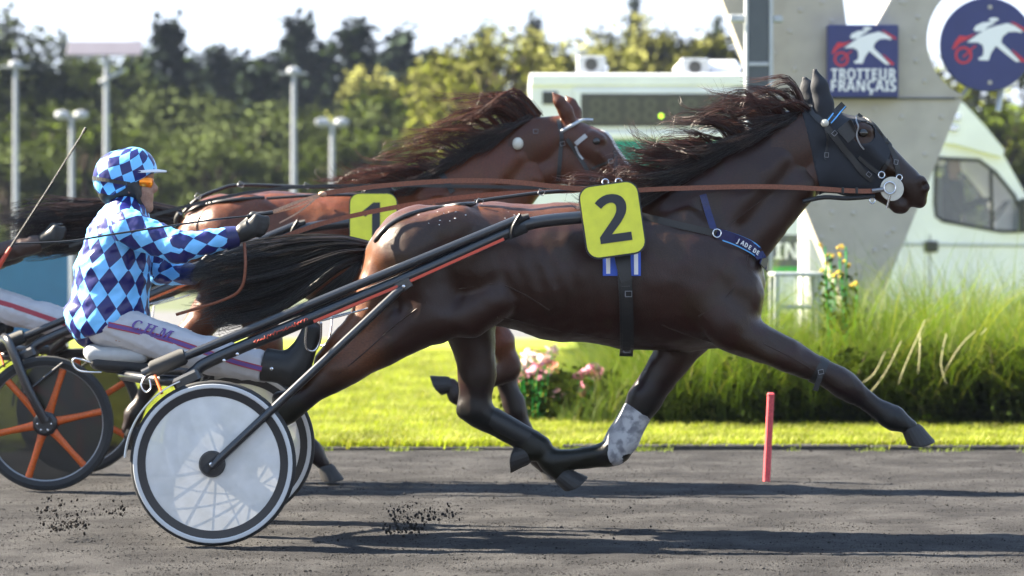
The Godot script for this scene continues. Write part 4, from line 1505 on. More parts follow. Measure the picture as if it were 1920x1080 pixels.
func build_horse(cfg: Dictionary) -> Dictionary:
	var node: Node3D = thing("horse", cfg.origin, cfg.label, "horse")
	var up := Vector3(0, cfg.lift, 0)
	var b := Body.new(Vector3(-1.95, 0.0, -0.46), Vector3(1.55, 2.05, 0.46), 0.0138, 84.0)
	var T := func(px: float, py: float, z := 0.0) -> Vector3: return Q2(px, py, 0.0) + Vector3(0, 0, z) + up
	# trunk
	b.bone(T.call(1290, 520), T.call(1050, 510), 0.325, 0.305, 1.22)
	b.bone(T.call(1050, 510), T.call(900, 490), 0.30, 0.262, 1.08)
	b.bone(T.call(900, 490), T.call(790, 478), 0.262, 0.222, 0.95)
	b.bone(T.call(775, 482), T.call(742, 498), 0.195, 0.155, 0.85)
	b.bone(T.call(1090, 445), T.call(1235, 420), 0.13, 0.125, 1.7)
	b.bone(T.call(1310, 500), T.call(1368, 530), 0.25, 0.155, 1.35)
	b.bone(T.call(1180, 560), T.call(1340, 578), 0.228, 0.18, 1.5)
	# neck
	b.bone(T.call(1290, 432), T.call(1400, 345), 0.245, 0.198, 1.75)
	b.bone(T.call(1400, 345), T.call(1482, 275), 0.198, 0.158, 1.9)
	for s in [1.0, -1.0]:
		# windpipe groove and neck muscle, shoulder blade, point of the shoulder, croup and stifle muscles
		b.bone(T.call(1380, 478, 0.03 * s), T.call(1492, 350, 0.025 * s), 0.115, 0.088, 1.1)
		b.bone(T.call(1330, 445, 0.08 * s), T.call(1460, 300, 0.055 * s), 0.075, 0.055)
		b.bone(T.call(1285, 415, 0.13 * s), T.call(1384, 538, 0.175 * s), 0.060, 0.064, 1.1)
		b.bone(T.call(1380, 520, 0.14 * s), T.call(1390, 565, 0.13 * s), 0.07, 0.07, 1.1)
		b.bone(T.call(1385, 500, 0.05 * s), T.call(1392, 580, 0.06 * s), 0.085, 0.08, 1.0)
		b.bone(T.call(1235, 480, 0.17 * s), T.call(1340, 600, 0.20 * s), 0.080, 0.075, 1.1)
		b.bone(T.call(1300, 530, 0.19 * s), T.call(1365, 600, 0.20 * s), 0.065, 0.07, 1.1)
		b.bone(T.call(860, 430, 0.15 * s), T.call(800, 450, 0.16 * s), 0.11, 0.11)
		b.bone(T.call(745, 470, 0.10 * s), T.call(708, 560, 0.13 * s), 0.115, 0.105)
		b.bone(T.call(930, 560, 0.19 * s), T.call(880, 590, 0.17 * s), 0.09, 0.10)
	# legs
	for lg in cfg.legs:
		for c in lg.chains: chain(b, c)
	var coat: Color = cfg.coat
	var dark: Color = cfg.dark
	var knee: float = cfg.knee
	var tint := func(v: Vector3, n: Vector3) -> Color:
		var m := 0.5 + 0.5 * noise.get_noise_3d(v.x * 45.0, v.y * 45.0, v.z * 45.0)
		var low := smoothstep(knee + 0.22, knee - 0.1, v.y + 0.05 * m)
		var c := coat.lerp(dark, low)
		var f := 0.8 + 0.4 * m
		# buttocks and topline: sun highlights painted into the coat over a natural tan
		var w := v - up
		var sunlit_tan := smoothstep(-0.95, -1.09, w.x + 0.03 * (m - 0.5)) * smoothstep(0.62, 0.85, w.y) + 0.45 * smoothstep(1.36, 1.47, w.y) * smoothstep(0.25, -0.1, w.x)
		c = c.lerp(cfg.tan, clampf(sunlit_tan, 0, 1))
		return Color(c.r * f, c.g * f, c.b * f)
	b.ripple(func(v: Vector3) -> float:
		var w := v - up
		var ribs := smoothstep(0.16, 0.0, absf(w.y - 1.13) - 0.02) * smoothstep(0.32, 0.1, absf(w.x + 0.35)) * 0.0035 * sin((w.x * 0.9 + w.y * 0.35) * 95.0)
		return ribs + 0.006 * noise.get_noise_3d(w.x * 130.0, w.y * 130.0, w.z * 130.0) + 0.003 * noise.get_noise_3d(w.x * 400.0 + w.y * 200.0, w.y * 300.0, w.z * 300.0))
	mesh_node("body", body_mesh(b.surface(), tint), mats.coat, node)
	# head on its own finer grid
	var hx: Transform3D = cfg.head
	var hb := Body.new(T.call(1440, 425, -0.20) + cfg.head_room[0], T.call(1765, 110, 0.20) + cfg.head_room[1], 0.0072, 120.0)
	var lo: Vector3 = hb.o
	if true:
		var a: Vector3 = T.call(1440, 425, -0.22) + cfg.head_room[0]
		var c: Vector3 = T.call(1765, 110, 0.22) + cfg.head_room[1]
		hb = Body.new(Vector3(minf(a.x, c.x), minf(a.y, c.y), a.z), Vector3(maxf(a.x, c.x), maxf(a.y, c.y), c.z), 0.0072, 120.0)
	var H := func(px: float, py: float, z := 0.0) -> Vector3: return hx * (T.call(px, py, z) as Vector3)
	hb.bone(T.call(1450, 300), T.call(1482, 275), 0.175, 0.158, 1.9)
	hb.bone(T.call(1450, 398), T.call(1492, 350), 0.098, 0.088, 1.1)
	hb.bone(T.call(1492, 350), H.call(1540, 318), 0.085, 0.080, 1.2)
	hb.bone(T.call(1482, 275), H.call(1532, 246), 0.155, 0.112, 1.8)
	hb.bone(H.call(1545, 248), H.call(1610, 264), 0.098, 0.094, 1.2)
	hb.bone(H.call(1562, 302), H.call(1592, 316), 0.142, 0.118, 2.05)
	hb.bone(H.call(1590, 315), H.call(1655, 348), 0.098, 0.058, 1.7)
	hb.bone(H.call(1610, 264), H.call(1700, 338), 0.092, 0.057, 1.25)
	hb.bone(H.call(1698, 343), H.call(1716, 358), 0.062, 0.056, 1.08)
	hb.bone(H.call(1712, 372), H.call(1724, 378), 0.036, 0.030, 0.95)
	hb.bone(H.call(1650, 356), H.call(1686, 384), 0.048, 0.034, 1.3)
	hb.bone(H.call(1684, 386), H.call(1692, 388), 0.032, 0.028, 1.1)
	for s in [1.0, -1.0]:
		hb.bone(H.call(1600, 238, 0.055 * s), H.call(1622, 246, 0.062 * s), 0.027, 0.024)
		hb.bone(H.call(1622, 275, 0.062 * s), H.call(1668, 318, 0.052 * s), 0.020, 0.012)
		hb.bone(H.call(1724, 340, 0.040 * s), H.call(1731, 352, 0.042 * s), 0.024, 0.022)
		for e in cfg.ears:
			if (e[0] as float) * s > 0:
				for i in 3:
					hb.bone(e[1][i], e[1][i + 1], [0.036, 0.037, 0.030][i], [0.037, 0.030, 0.006][i], 1.5)
	for s in [1.0, -1.0]:
		hb.carve(H.call(1730, 348, 0.066 * s), 0.014, Vector3(1.0, 1.3, 1.3))
		hb.carve(H.call(1613, 251, 0.098 * s), 0.020, Vector3(1.4, 1, 1))
	var face := func(v: Vector3, n: Vector3) -> Color:
		var m := 0.5 + 0.5 * noise.get_noise_3d(v.x * 45.0, v.y * 45.0, v.z * 45.0)
		var w := hx.affine_inverse() * v - up
		var muz := smoothstep(0.95, 1.35, w.x)
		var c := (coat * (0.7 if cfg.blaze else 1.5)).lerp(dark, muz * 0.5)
		var f := 0.8 + 0.4 * m
		if cfg.blaze:
			# a white blaze down the front of the face
			var a := Q2(1605, 235)
			var e := Q2(1725, 335)
			var dir := Vector2(e.x - a.x, e.y - a.y)
			var rel := Vector2(w.x - a.x, w.y - a.y)
			var along := rel.dot(dir.normalized())
			var off := -rel.cross(dir.normalized())
			if along > 0.0 and absf(w.z) < 0.022 + 0.012 * along + 0.004 * m and off > -0.07: return Color(0.62, 0.60, 0.58)
		return Color(c.r * f, c.g * f, c.b * f)
	var hs := hb.surface()
	mesh_node("head", body_mesh(hs, face), mats.coat, node)
	for s in [1.0, -1.0]:
		var se := new_st()
		ball(se, H.call(1613, 251, 0.080 * s), Vector3(0.023, 0.020, 0.015), 16, 10)
		part("eye", se, mats.eye, node)
	for lg in cfg.legs:
		var sh := new_st()
		hoof_mesh(sh, lg.hoof[0], lg.hoof[1], lg.hoof[2])
		part("hoof", sh, mats.hoof, node)
	return {"node": node, "body": b, "head": hb, "H": H, "T": T}

func near_team_legs() -> Array:
	var q := func(px, py, z): return Q2(px, py, z)
	return [
		{"chains": [
			[[Q2(775, 480, 0.12), 0.185], [Q2(818, 592, 0.16), 0.12]],
			[[Q2(800, 596, 0.16), 0.118], [Q2(645, 688, 0.16), 0.080], [Q2(550, 758, 0.15), 0.052], [Q2(536, 772, 0.15), 0.050], [Q2(446, 850, 0.14), 0.036], [Q2(436, 860, 0.14), 0.044], [Q2(408, 900, 0.14), 0.036]],
			[[Q2(706, 585, 0.15), 0.085], [Q2(612, 676, 0.155), 0.052]],
			[[Q2(548, 752, 0.15), 0.045], [Q2(522, 745, 0.15), 0.026]],
			[[Q2(518, 770, 0.15), 0.018], [Q2(436, 842, 0.14), 0.016]]],
		"hoof": [Q2(406, 902, 0.14), Vector3(-0.6, -0.6, 0), Vector3(0.5, -0.8, 0)]},
		{"chains": [
			[[Q2(795, 488, -0.12), 0.18], [Q2(875, 592, -0.15), 0.125]],
			[[Q2(880, 600, -0.15), 0.118], [Q2(896, 700, -0.15), 0.080], [Q2(893, 765, -0.15), 0.060], [Q2(902, 776, -0.15), 0.052], [Q2(1000, 828, -0.15), 0.041], [Q2(1012, 838, -0.15), 0.047], [Q2(990, 850, -0.15), 0.040]],
			[[Q2(893, 765, -0.15), 0.044], [Q2(870, 772, -0.15), 0.032]],
			[[Q2(882, 785, -0.15), 0.018], [Q2(988, 846, -0.15), 0.016]], [[Q2(870, 772, -0.15), 0.022], [Q2(880, 690, -0.15), 0.03]]],
		"hoof": [Q2(992, 850, -0.15), Vector3(-0.55, -0.6, 0), Vector3(-0.75, -0.05, 0)]},
		{"chains": [
			[[Q2(1392, 552, 0.135), 0.098], [Q2(1372, 612, 0.15), 0.098]],
			[[Q2(1372, 618, 0.15), 0.100], [Q2(1480, 667, 0.15), 0.068], [Q2(1562, 708, 0.15), 0.052], [Q2(1584, 721, 0.15), 0.054], [Q2(1600, 732, 0.15), 0.040], [Q2(1664, 774, 0.15), 0.036], [Q2(1677, 783, 0.15), 0.045], [Q2(1706, 802, 0.15), 0.036]],
			[[Q2(1592, 744, 0.15), 0.018], [Q2(1660, 788, 0.15), 0.015], [Q2(1674, 795, 0.15), 0.022]], [[Q2(1400, 640, 0.20), 0.05], [Q2(1500, 690, 0.18), 0.03]]],
		"hoof": [Q2(1708, 804, 0.15), Vector3(1, -0.1, 0), Vector3(0.35, -1, 0)]},
		{"chains": [
			[[Q2(1350, 560, -0.13), 0.115], [Q2(1290, 625, -0.14), 0.105]],
			[[Q2(1290, 628, -0.14), 0.102], [Q2(1208, 748, -0.14), 0.071], [Q2(1168, 822, -0.14), 0.058], [Q2(1156, 843, -0.14), 0.061], [Q2(1138, 851, -0.14), 0.044], [Q2(1048, 862, -0.14), 0.037], [Q2(1032, 866, -0.14), 0.046], [Q2(1050, 890, -0.14), 0.037]],
			[[Q2(1138, 866, -0.14), 0.017], [Q2(1052, 877, -0.14), 0.015]]],
		"hoof": [Q2(1052, 892, -0.14), Vector3(0.9, 0.1, 0), Vector3(0.75, -0.8, 0)]}]

func far_team_legs() -> Array:
	var s := 1.0
	return [
		# hind on the ground
		{"chains": [
			[[Q1(425, 440, 0.12), 0.185], [Q1(470, 540, 0.16), 0.12]],
			[[Q1(465, 545, 0.16), 0.118], [Q1(500, 640, 0.16), 0.080], [Q1(520, 725, 0.15), 0.056], [Q1(530, 745, 0.15), 0.050], [Q1(582, 838, 0.14), 0.038], [Q1(588, 848, 0.14), 0.044], [Q1(606, 872, 0.14), 0.036]]],
		"hoof": [Q1(609, 876, 0.14), Vector3(1, 0, 0), Vector3(0.25, -1, 0)]},
		# hind thrown back
		{"chains": [
			[[Q1(420, 440, -0.12), 0.18], [Q1(425, 545, -0.15), 0.125]],
			[[Q1(420, 550, -0.15), 0.118], [Q1(350, 640, -0.15), 0.080], [Q1(295, 700, -0.15), 0.055], [Q1(285, 715, -0.15), 0.050], [Q1(255, 770, -0.15), 0.038], [Q1(250, 780, -0.15), 0.045], [Q1(240, 805, -0.15), 0.036]]],
		"hoof": [Q1(240, 808, -0.15), Vector3(-0.4, -0.8, 0), Vector3(0.8, -0.4, 0)]},
		# fore folded up
		{"chains": [
			[[Q1(915, 510, 0.14), 0.112], [Q1(900, 575, 0.15), 0.102]],
			[[Q1(902, 580, 0.15), 0.098], [Q1(940, 640, 0.15), 0.066], [Q1(954, 678, 0.15), 0.054], [Q1(955, 694, 0.15), 0.052], [Q1(936, 706, 0.15), 0.040], [Q1(870, 738, 0.15), 0.036], [Q1(858, 742, 0.15), 0.044], [Q1(846, 722, 0.15), 0.036]]],
		"hoof": [Q1(845, 722, 0.15), Vector3(-0.6, 0.75, 0), Vector3(-0.85, -0.3, 0)]},
		# fore on the ground
		{"chains": [
			[[Q1(905, 510, -0.14), 0.112], [Q1(905, 580, -0.15), 0.102]],
			[[Q1(905, 585, -0.15), 0.098], [Q1(940, 690, -0.15), 0.066], [Q1(962, 752, -0.15), 0.052], [Q1(968, 768, -0.15), 0.052], [Q1(1004, 850, -0.15), 0.037], [Q1(1008, 858, -0.15), 0.044], [Q1(1026, 880, -0.15), 0.036]]],
		"hoof": [Q1(1028, 882, -0.15), Vector3(1, 0, 0), Vector3(0.2, -1, 0)]}]

func tail_hair(node: Node3D, locks: Array, c0: Color, c1: Color, each: int, r: float, spread: float, sd: int) -> void:
	var rng := RandomNumberGenerator.new()
	rng.seed = sd
	var st := new_st()
	for l in locks: hair(st, l, each, r, spread, rng, c0, c1, 0.45)
	part("tail", st, mats.hair, node)

func make_near_horse() -> Dictionary:
	var rng := RandomNumberGenerator.new()
	rng.seed = 5
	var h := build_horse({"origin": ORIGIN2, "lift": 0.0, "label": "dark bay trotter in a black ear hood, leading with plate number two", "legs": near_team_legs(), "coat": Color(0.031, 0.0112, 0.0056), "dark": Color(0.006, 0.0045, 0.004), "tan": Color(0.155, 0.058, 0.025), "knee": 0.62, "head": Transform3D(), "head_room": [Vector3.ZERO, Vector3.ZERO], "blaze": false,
		"ears": [[1.0, [Q2(1548, 222, 0.05), Q2(1543, 195, 0.055), Q2(1536, 162, 0.06), Q2(1527, 133, 0.06)]], [-1.0, [Q2(1530, 212, -0.05), Q2(1522, 190, -0.055), Q2(1515, 168, -0.06), Q2(1508, 148, -0.06)]]]})
	var node: Node3D = h.node
	# mane
	var crest := smooth_path([Q2(1512, 198), Q2(1470, 212), Q2(1405, 245), Q2(1330, 295), Q2(1265, 332), Q2(1195, 356)], 10)
	var st := new_st()
	for i in 110:
		var t := pow(rng.randf(), 0.85)
		var p: Vector3 = crest[int(t * (crest.size() - 1))] + Vector3(rng.randfn() * 0.01, -0.015, rng.randf_range(-0.03, 0.045))
		var lift := lerpf(0.17, 0.02, pow(t, 0.8)) * rng.randf_range(0.1, 1.25)
		var ln := rng.randf_range(0.22, 0.40) * lerpf(0.75, 1.0, t)
		var m := p + Vector3(-ln * 0.32, lift, rng.randfn() * 0.03 + 0.02)
		var e := p + Vector3(-ln * rng.randf_range(0.75, 1.05), lift * rng.randf_range(0.1, 1.1) + rng.randfn() * 0.03 + 0.02, rng.randfn() * 0.06 + 0.03)
		var e2 := e + Vector3(-0.05 + rng.randfn() * 0.03, rng.randfn() * 0.07, rng.randfn() * 0.03)
		hair(st, [p, m, e, e2], 24, 0.0020, 0.017, rng, Color(0.008, 0.005, 0.0045), Color(0.06, 0.018, 0.011), 0.6)
	for i in 60:
		# locks that lie on the near side of the neck
		var t := rng.randf_range(0.08, 1.0)
		var p: Vector3 = crest[int(t * (crest.size() - 1))] + Vector3(0, -0.02, 0.02)
		var drop := rng.randf_range(0.05, 0.17) * (1.0 - 0.3 * t)
		var m := p + Vector3(-0.06, -drop * 0.35, 0.06)
		var e := p + Vector3(-0.17 - rng.randf() * 0.1, -drop, 0.09 + 0.02 * rng.randf())
		hair(st, [p, m, e, e + Vector3(-0.08, rng.randfn() * 0.03, 0.0)], 16, 0.0028, 0.022, rng, Color(0.006, 0.005, 0.005), Color(0.02, 0.009, 0.007), 0.35)
	part("mane", st, mats.hair, node)
	var sv := new_st()
	var b: Body = h.body
	for v in [[[1300, 590], [1350, 560], [1385, 520], [1400, 480]], [[1230, 600], [1290, 622], [1340, 640]], [[1180, 640], [1080, 622], [1000, 606], [930, 590]], [[1420, 640], [1470, 668], [1520, 690]], [[800, 560], [740, 610], [690, 660], [640, 700]], [[1350, 430], [1400, 395], [1440, 360]], [[860, 540], [930, 530], [980, 548], [1030, 580]]]:
		tube(sv, lay(b, v.map(func(p): return Q2(p[0], p[1]) + Vector3(0.004 * rng.randfn(), 0.006 * rng.randfn(), 0)), -0.0016, 7), 0.0034, 6)
	var cm := (mats.coat as StandardMaterial3D).duplicate()
	cm.albedo_color = lin(0.031, 0.0112, 0.0056)
	cm.vertex_color_use_as_albedo = false
	var sf := new_st()
	for i in 26:
		var q := Q2(rng.randf_range(775, 1010), 398 + absf(rng.randfn()) * 12.0)
		var z := b.near_z(q.x, q.y)
		if not is_nan(z): ball(sf, Vector3(q.x, q.y, z), Vector3(0.0015 + 0.004 * rng.randf(), 0.0013 + 0.001 * rng.randf(), 0.0014), 6, 4)
	var foam := part("foam_flecks", sf, mats.pad_white, node)
	foam.set_meta("kind", "stuff")
	var vn := part("veins", sv, cm, node)
	vn.set_meta("kind", "stuff")
	# tail
	var locks := []
	for i in 100:
		var u := rng.randf()
		var v := rng.randf()
		var z := rng.randfn() * 0.05
		locks.append([Q2(694 - 10 * u, 456 + 26 * v, z * 0.4), Q2(640 - 20 * u, 444 + 62 * v, z * 0.7 + 0.02), Q2(545 - 30 * u, 440 + 135 * v + 12 * u, z), Q2(455 - 50 * u, 462 + 150 * v + 6 * rng.randfn(), z * 1.5), Q2(320 + 130 * u * v, 492 + 130 * v + 14 * rng.randfn(), z * 2.0)])
	for i in 26:
		var v := rng.randf()
		locks.append([Q2(690, 462 + 10 * v, 0.02), Q2(672, 492, 0.05), Q2(655 - 30 * v, 530, 0.07), Q2(610 - 60 * v, 575 + 10 * v, 0.07), Q2(560 - 80 * v, 600, 0.06)])
	tail_hair(node, locks, Color(0.005, 0.004, 0.004), Color(0.016, 0.010, 0.008), 22, 0.0030, 0.014, 6)
	return h

func make_far_horse() -> Dictionary:
	var rng := RandomNumberGenerator.new()
	rng.seed = 15
	var lift := 0.10
	var up := Vector3(0, lift, 0)
	# head carried a little lower and turned towards the camera
	var piv := Q2(1500, 255) + up
	var turn := Transform3D(Basis(Vector3.UP, -0.2) * Basis(Vector3(0, 0, 1), -0.13), Vector3.ZERO)
	var hx := Transform3D(Basis(), piv + Vector3(0.09, 0.0, 0)) * turn * Transform3D(Basis(), -piv)
	var E := func(px, py, z): return hx * (Q2(px, py, 0.0) + Vector3(0, 0, z) + up)
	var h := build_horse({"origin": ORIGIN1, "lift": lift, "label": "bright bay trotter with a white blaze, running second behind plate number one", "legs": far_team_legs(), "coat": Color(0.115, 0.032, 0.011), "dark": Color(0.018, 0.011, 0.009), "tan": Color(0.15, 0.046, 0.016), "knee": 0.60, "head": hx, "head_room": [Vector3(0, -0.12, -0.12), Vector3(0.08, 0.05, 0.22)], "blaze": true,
		"ears": [[1.0, [E.call(1542, 210, 0.05), E.call(1532, 192, 0.06), E.call(1516, 172, 0.075), E.call(1498, 154, 0.08)]], [-1.0, [E.call(1548, 208, -0.05), E.call(1542, 190, -0.055), E.call(1532, 172, -0.06), E.call(1518, 156, -0.065)]]]})
	var node: Node3D = h.node
	var crest := smooth_path([Q2(1512, 196) + up, Q2(1470, 210) + up, Q2(1405, 245) + up, Q2(1330, 295) + up, Q2(1265, 332) + up, Q2(1180, 356) + up], 10)
	var st := new_st()
	for i in 80:
		var t := pow(rng.randf(), 0.9)
		var p: Vector3 = crest[int(t * (crest.size() - 1))] + Vector3(rng.randfn() * 0.01, -0.015, rng.randf_range(-0.03, 0.04))
		var lf := lerpf(0.13, 0.03, t) * rng.randf_range(0.2, 1.2)
		var ln := rng.randf_range(0.26, 0.48)
		var m := p + Vector3(-ln * 0.32, lf, rng.randfn() * 0.03 + 0.02)
		var e := p + Vector3(-ln * rng.randf_range(0.75, 1.05), lf * rng.randf_range(0.1, 1.0) + rng.randfn() * 0.03 - 0.01, rng.randfn() * 0.06 + 0.03)
		hair(st, [p, m, e, e + Vector3(-0.06 + rng.randfn() * 0.03, rng.randfn() * 0.05 + 0.02, rng.randfn() * 0.03)], 22, 0.0022, 0.019, rng, Color(0.010, 0.006, 0.005), Color(0.11, 0.032, 0.014), 0.6)
	for i in 40:
		var t := rng.randf_range(0.1, 0.75)
		var p: Vector3 = crest[int(t * (crest.size() - 1))] + Vector3(0, -0.02, 0.02)
		var drop := rng.randf_range(0.05, 0.16)
		hair(st, [p, p + Vector3(-0.07, -drop * 0.35, 0.06), p + Vector3(-0.19, -drop, 0.09), p + Vector3(-0.28, -drop + rng.randfn() * 0.03, 0.09)], 13, 0.0038, 0.018, rng, Color(0.008, 0.006, 0.005), Color(0.025, 0.011, 0.008), 0.35)
	part("mane", st, mats.hair, node)
	var locks := []
	for i in 75:
		var u := rng.randf()
		var v := rng.randf()
		var z := rng.randfn() * 0.05
		locks.append([Q1(338 - 8 * u, 396 + 22 * v, z * 0.4), Q1(270 - 20 * u, 380 + 45 * v, z * 0.7), Q1(180 - 30 * u, 378 + 85 * v, z), Q1(90 - 50 * u, 385 + 90 * v + 8 * rng.randfn(), z * 1.5), Q1(-30 + 120 * u * v, 405 + 70 * v + 12 * rng.randfn(), z * 2.0)])
	tail_hair(node, locks, Color(0.006, 0.004, 0.004), Color(0.035, 0.015, 0.010), 18, 0.0042, 0.024, 7)
	return h

# ================================================================ sulkies
func arc_strap(st: SurfaceTool, c: Vector3, r: float, a0: float, a1: float, width: float, thick: float, n := 16) -> void:
	# a band bent round the z axis through c, its width along z
	var rows := []
	for i in n + 1:
		var a := deg_to_rad(lerpf(a0, a1, float(i) / n))
		var d := Vector3(cos(a), sin(a), 0)
		rows.append([c + d * r + Vector3(0, 0, width / 2), c + d * (r + thick) + Vector3(0, 0, width / 2), c + d * (r + thick) - Vector3(0, 0, width / 2), c + d * r - Vector3(0, 0, width / 2)])
	for i in n:
		for k in 4:
			var l := (k + 1) % 4
			quad(st, rows[i][k], rows[i][l], rows[i + 1][l], rows[i + 1][k])
	quad(st, rows[0][3], rows[0][2], rows[0][1], rows[0][0])
	quad(st, rows[n][0], rows[n][1], rows[n][2], rows[n][3])

func ring_profile(rc: float, rad: float, n := 12) -> Array:
	var o := []
	for i in n: o.append(Vector2(rc + rad * cos(TAU * i / n), rad * sin(TAU * i / n)))
	return o

func make_wheel(parent: Node3D, c: Vector3, orange: bool, outer: float, turn: float) -> void:
	# outer is +1 when the outside of the wheel looks to the camera
	var w := Node3D.new()
	w.name = "wheel"
	parent.add_child(w, true)
	w.position = c
	w.rotation.z = turn
	var ax := Vector3(0, 0, 1)
	var st := new_st()
	if not orange:
		lathe(st, ring_profile(0.337, 0.0185, 14), Vector3.ZERO, ax, 64, true)
		part("tyre", st, mats.rubber, w)
		st = new_st()
		for s in [-1.0, 1.0]:
			st = new_st()
			if s > 0: lathe(st, [Vector2(0.343, 0.0165), Vector2(0.338, 0.0200), Vector2(0.326, 0.0200), Vector2(0.321, 0.0165)], Vector3.ZERO, ax, 64)
			else: lathe(st, [Vector2(0.321, -0.0165), Vector2(0.326, -0.0200), Vector2(0.338, -0.0200), Vector2(0.343, -0.0165)], Vector3.ZERO, ax, 64)
			part("white_wall", st, mats.rim_pale, w)
		st = new_st()
		lathe(st, [Vector2(0.288, -0.014), Vector2(0.322, -0.018), Vector2(0.322, 0.018), Vector2(0.288, 0.014), Vector2(0.284, 0.0)], Vector3.ZERO, ax, 64, true)
		part("rim", st, mats.rim_black, w)
		st = new_st()
		lathe(st, [Vector2(0.289, 0.012), Vector2(0.05, 0.030)], Vector3.ZERO, ax, 64)
		part("disc_cover", st, mats.disc_film, w)
		st = new_st()
		for i in 28:
			var a := TAU * i / 28.0
			var s := 1.0 if i % 2 == 0 else -1.0
			tube(st, [Vector3(cos(a) * 0.045, sin(a) * 0.045, 0.022 * s), Vector3(cos(a + 0.12 * s) * 0.287, sin(a + 0.12 * s) * 0.287, 0.003 * s)], 0.0017, 5)
		var sp := part("spokes", st, mats.spoke, w)
		sp.set_meta("kind", "stuff")
		st = new_st()
		lathe(st, [Vector2(0.001, -0.055), Vector2(0.05, -0.052), Vector2(0.057, -0.04), Vector2(0.057, 0.04), Vector2(0.05, 0.052), Vector2(0.001, 0.055)], Vector3.ZERO, ax, 32)
		part("hub", st, mats.rim_black, w)
		st = new_st()
		slab(st, Vector3(0.0, 0.0, 0.060 * outer), Vector3(0.030, 0.030, 0), Vector3(-0.011, 0.011, 0), Vector3(0, 0, 0.006), 0.003)
		part("axle_plate", st, mats.rubber, w)
		st = new_st()
		lathe(st, [Vector2(0.009, 0.0), Vector2(0.009, 0.008), Vector2(0.001, 0.010)], Vector3(0, 0, 0.064 * outer), Vector3(0, 0, outer), 14)
		part("axle_nut", st, mats.chrome, w)
	else:
		lathe(st, [Vector2(0.302, -0.012), Vector2(0.33, -0.02), Vector2(0.35, -0.016), Vector2(0.356, 0.0), Vector2(0.35, 0.016), Vector2(0.33, 0.02), Vector2(0.302, 0.012)], Vector3.ZERO, ax, 64, true)
		part("tyre", st, mats.rubber, w)
		st = new_st()
		lathe(st, [Vector2(0.298, -0.010), Vector2(0.304, -0.013), Vector2(0.304, 0.013), Vector2(0.298, 0.010)], Vector3.ZERO, ax, 64, true)
		part("rim", st, mats.steel, w)
		st = new_st()
		lathe(st, [Vector2(0.30, 0.0), Vector2(0.05, 0.004)], Vector3.ZERO, ax, 64)
		part("disc_cover", st, mats.disc_dark, w)
		for i in 6:
			var a := deg_to_rad(12.0 + 60.0 * i)
			var d := Vector3(cos(a), sin(a), 0)
			st = new_st()
			tube(st, [d * 0.05, d * 0.10, d * 0.2, d * 0.299], [0.027, 0.021, 0.017, 0.019], 10, 0.8)
			part("spoke", st, mats.orange, w)
		st = new_st()
		lathe(st, [Vector2(0.001, -0.045), Vector2(0.05, -0.045), Vector2(0.066, -0.03), Vector2(0.066, 0.03), Vector2(0.05, 0.045), Vector2(0.001, 0.045)], Vector3.ZERO, ax, 10)
		part("hub", st, mats.rim_black, w)
		for i in 6:
			var a := TAU * i / 6.0
			st = new_st()
			lathe(st, [Vector2(0.006, 0.0), Vector2(0.005, 0.005), Vector2(0.001, 0.006)], Vector3(cos(a) * 0.036, sin(a) * 0.036, 0.045 * outer), Vector3(0, 0, outer), 8)
			part("hub_bolt", st, mats.chrome, w)

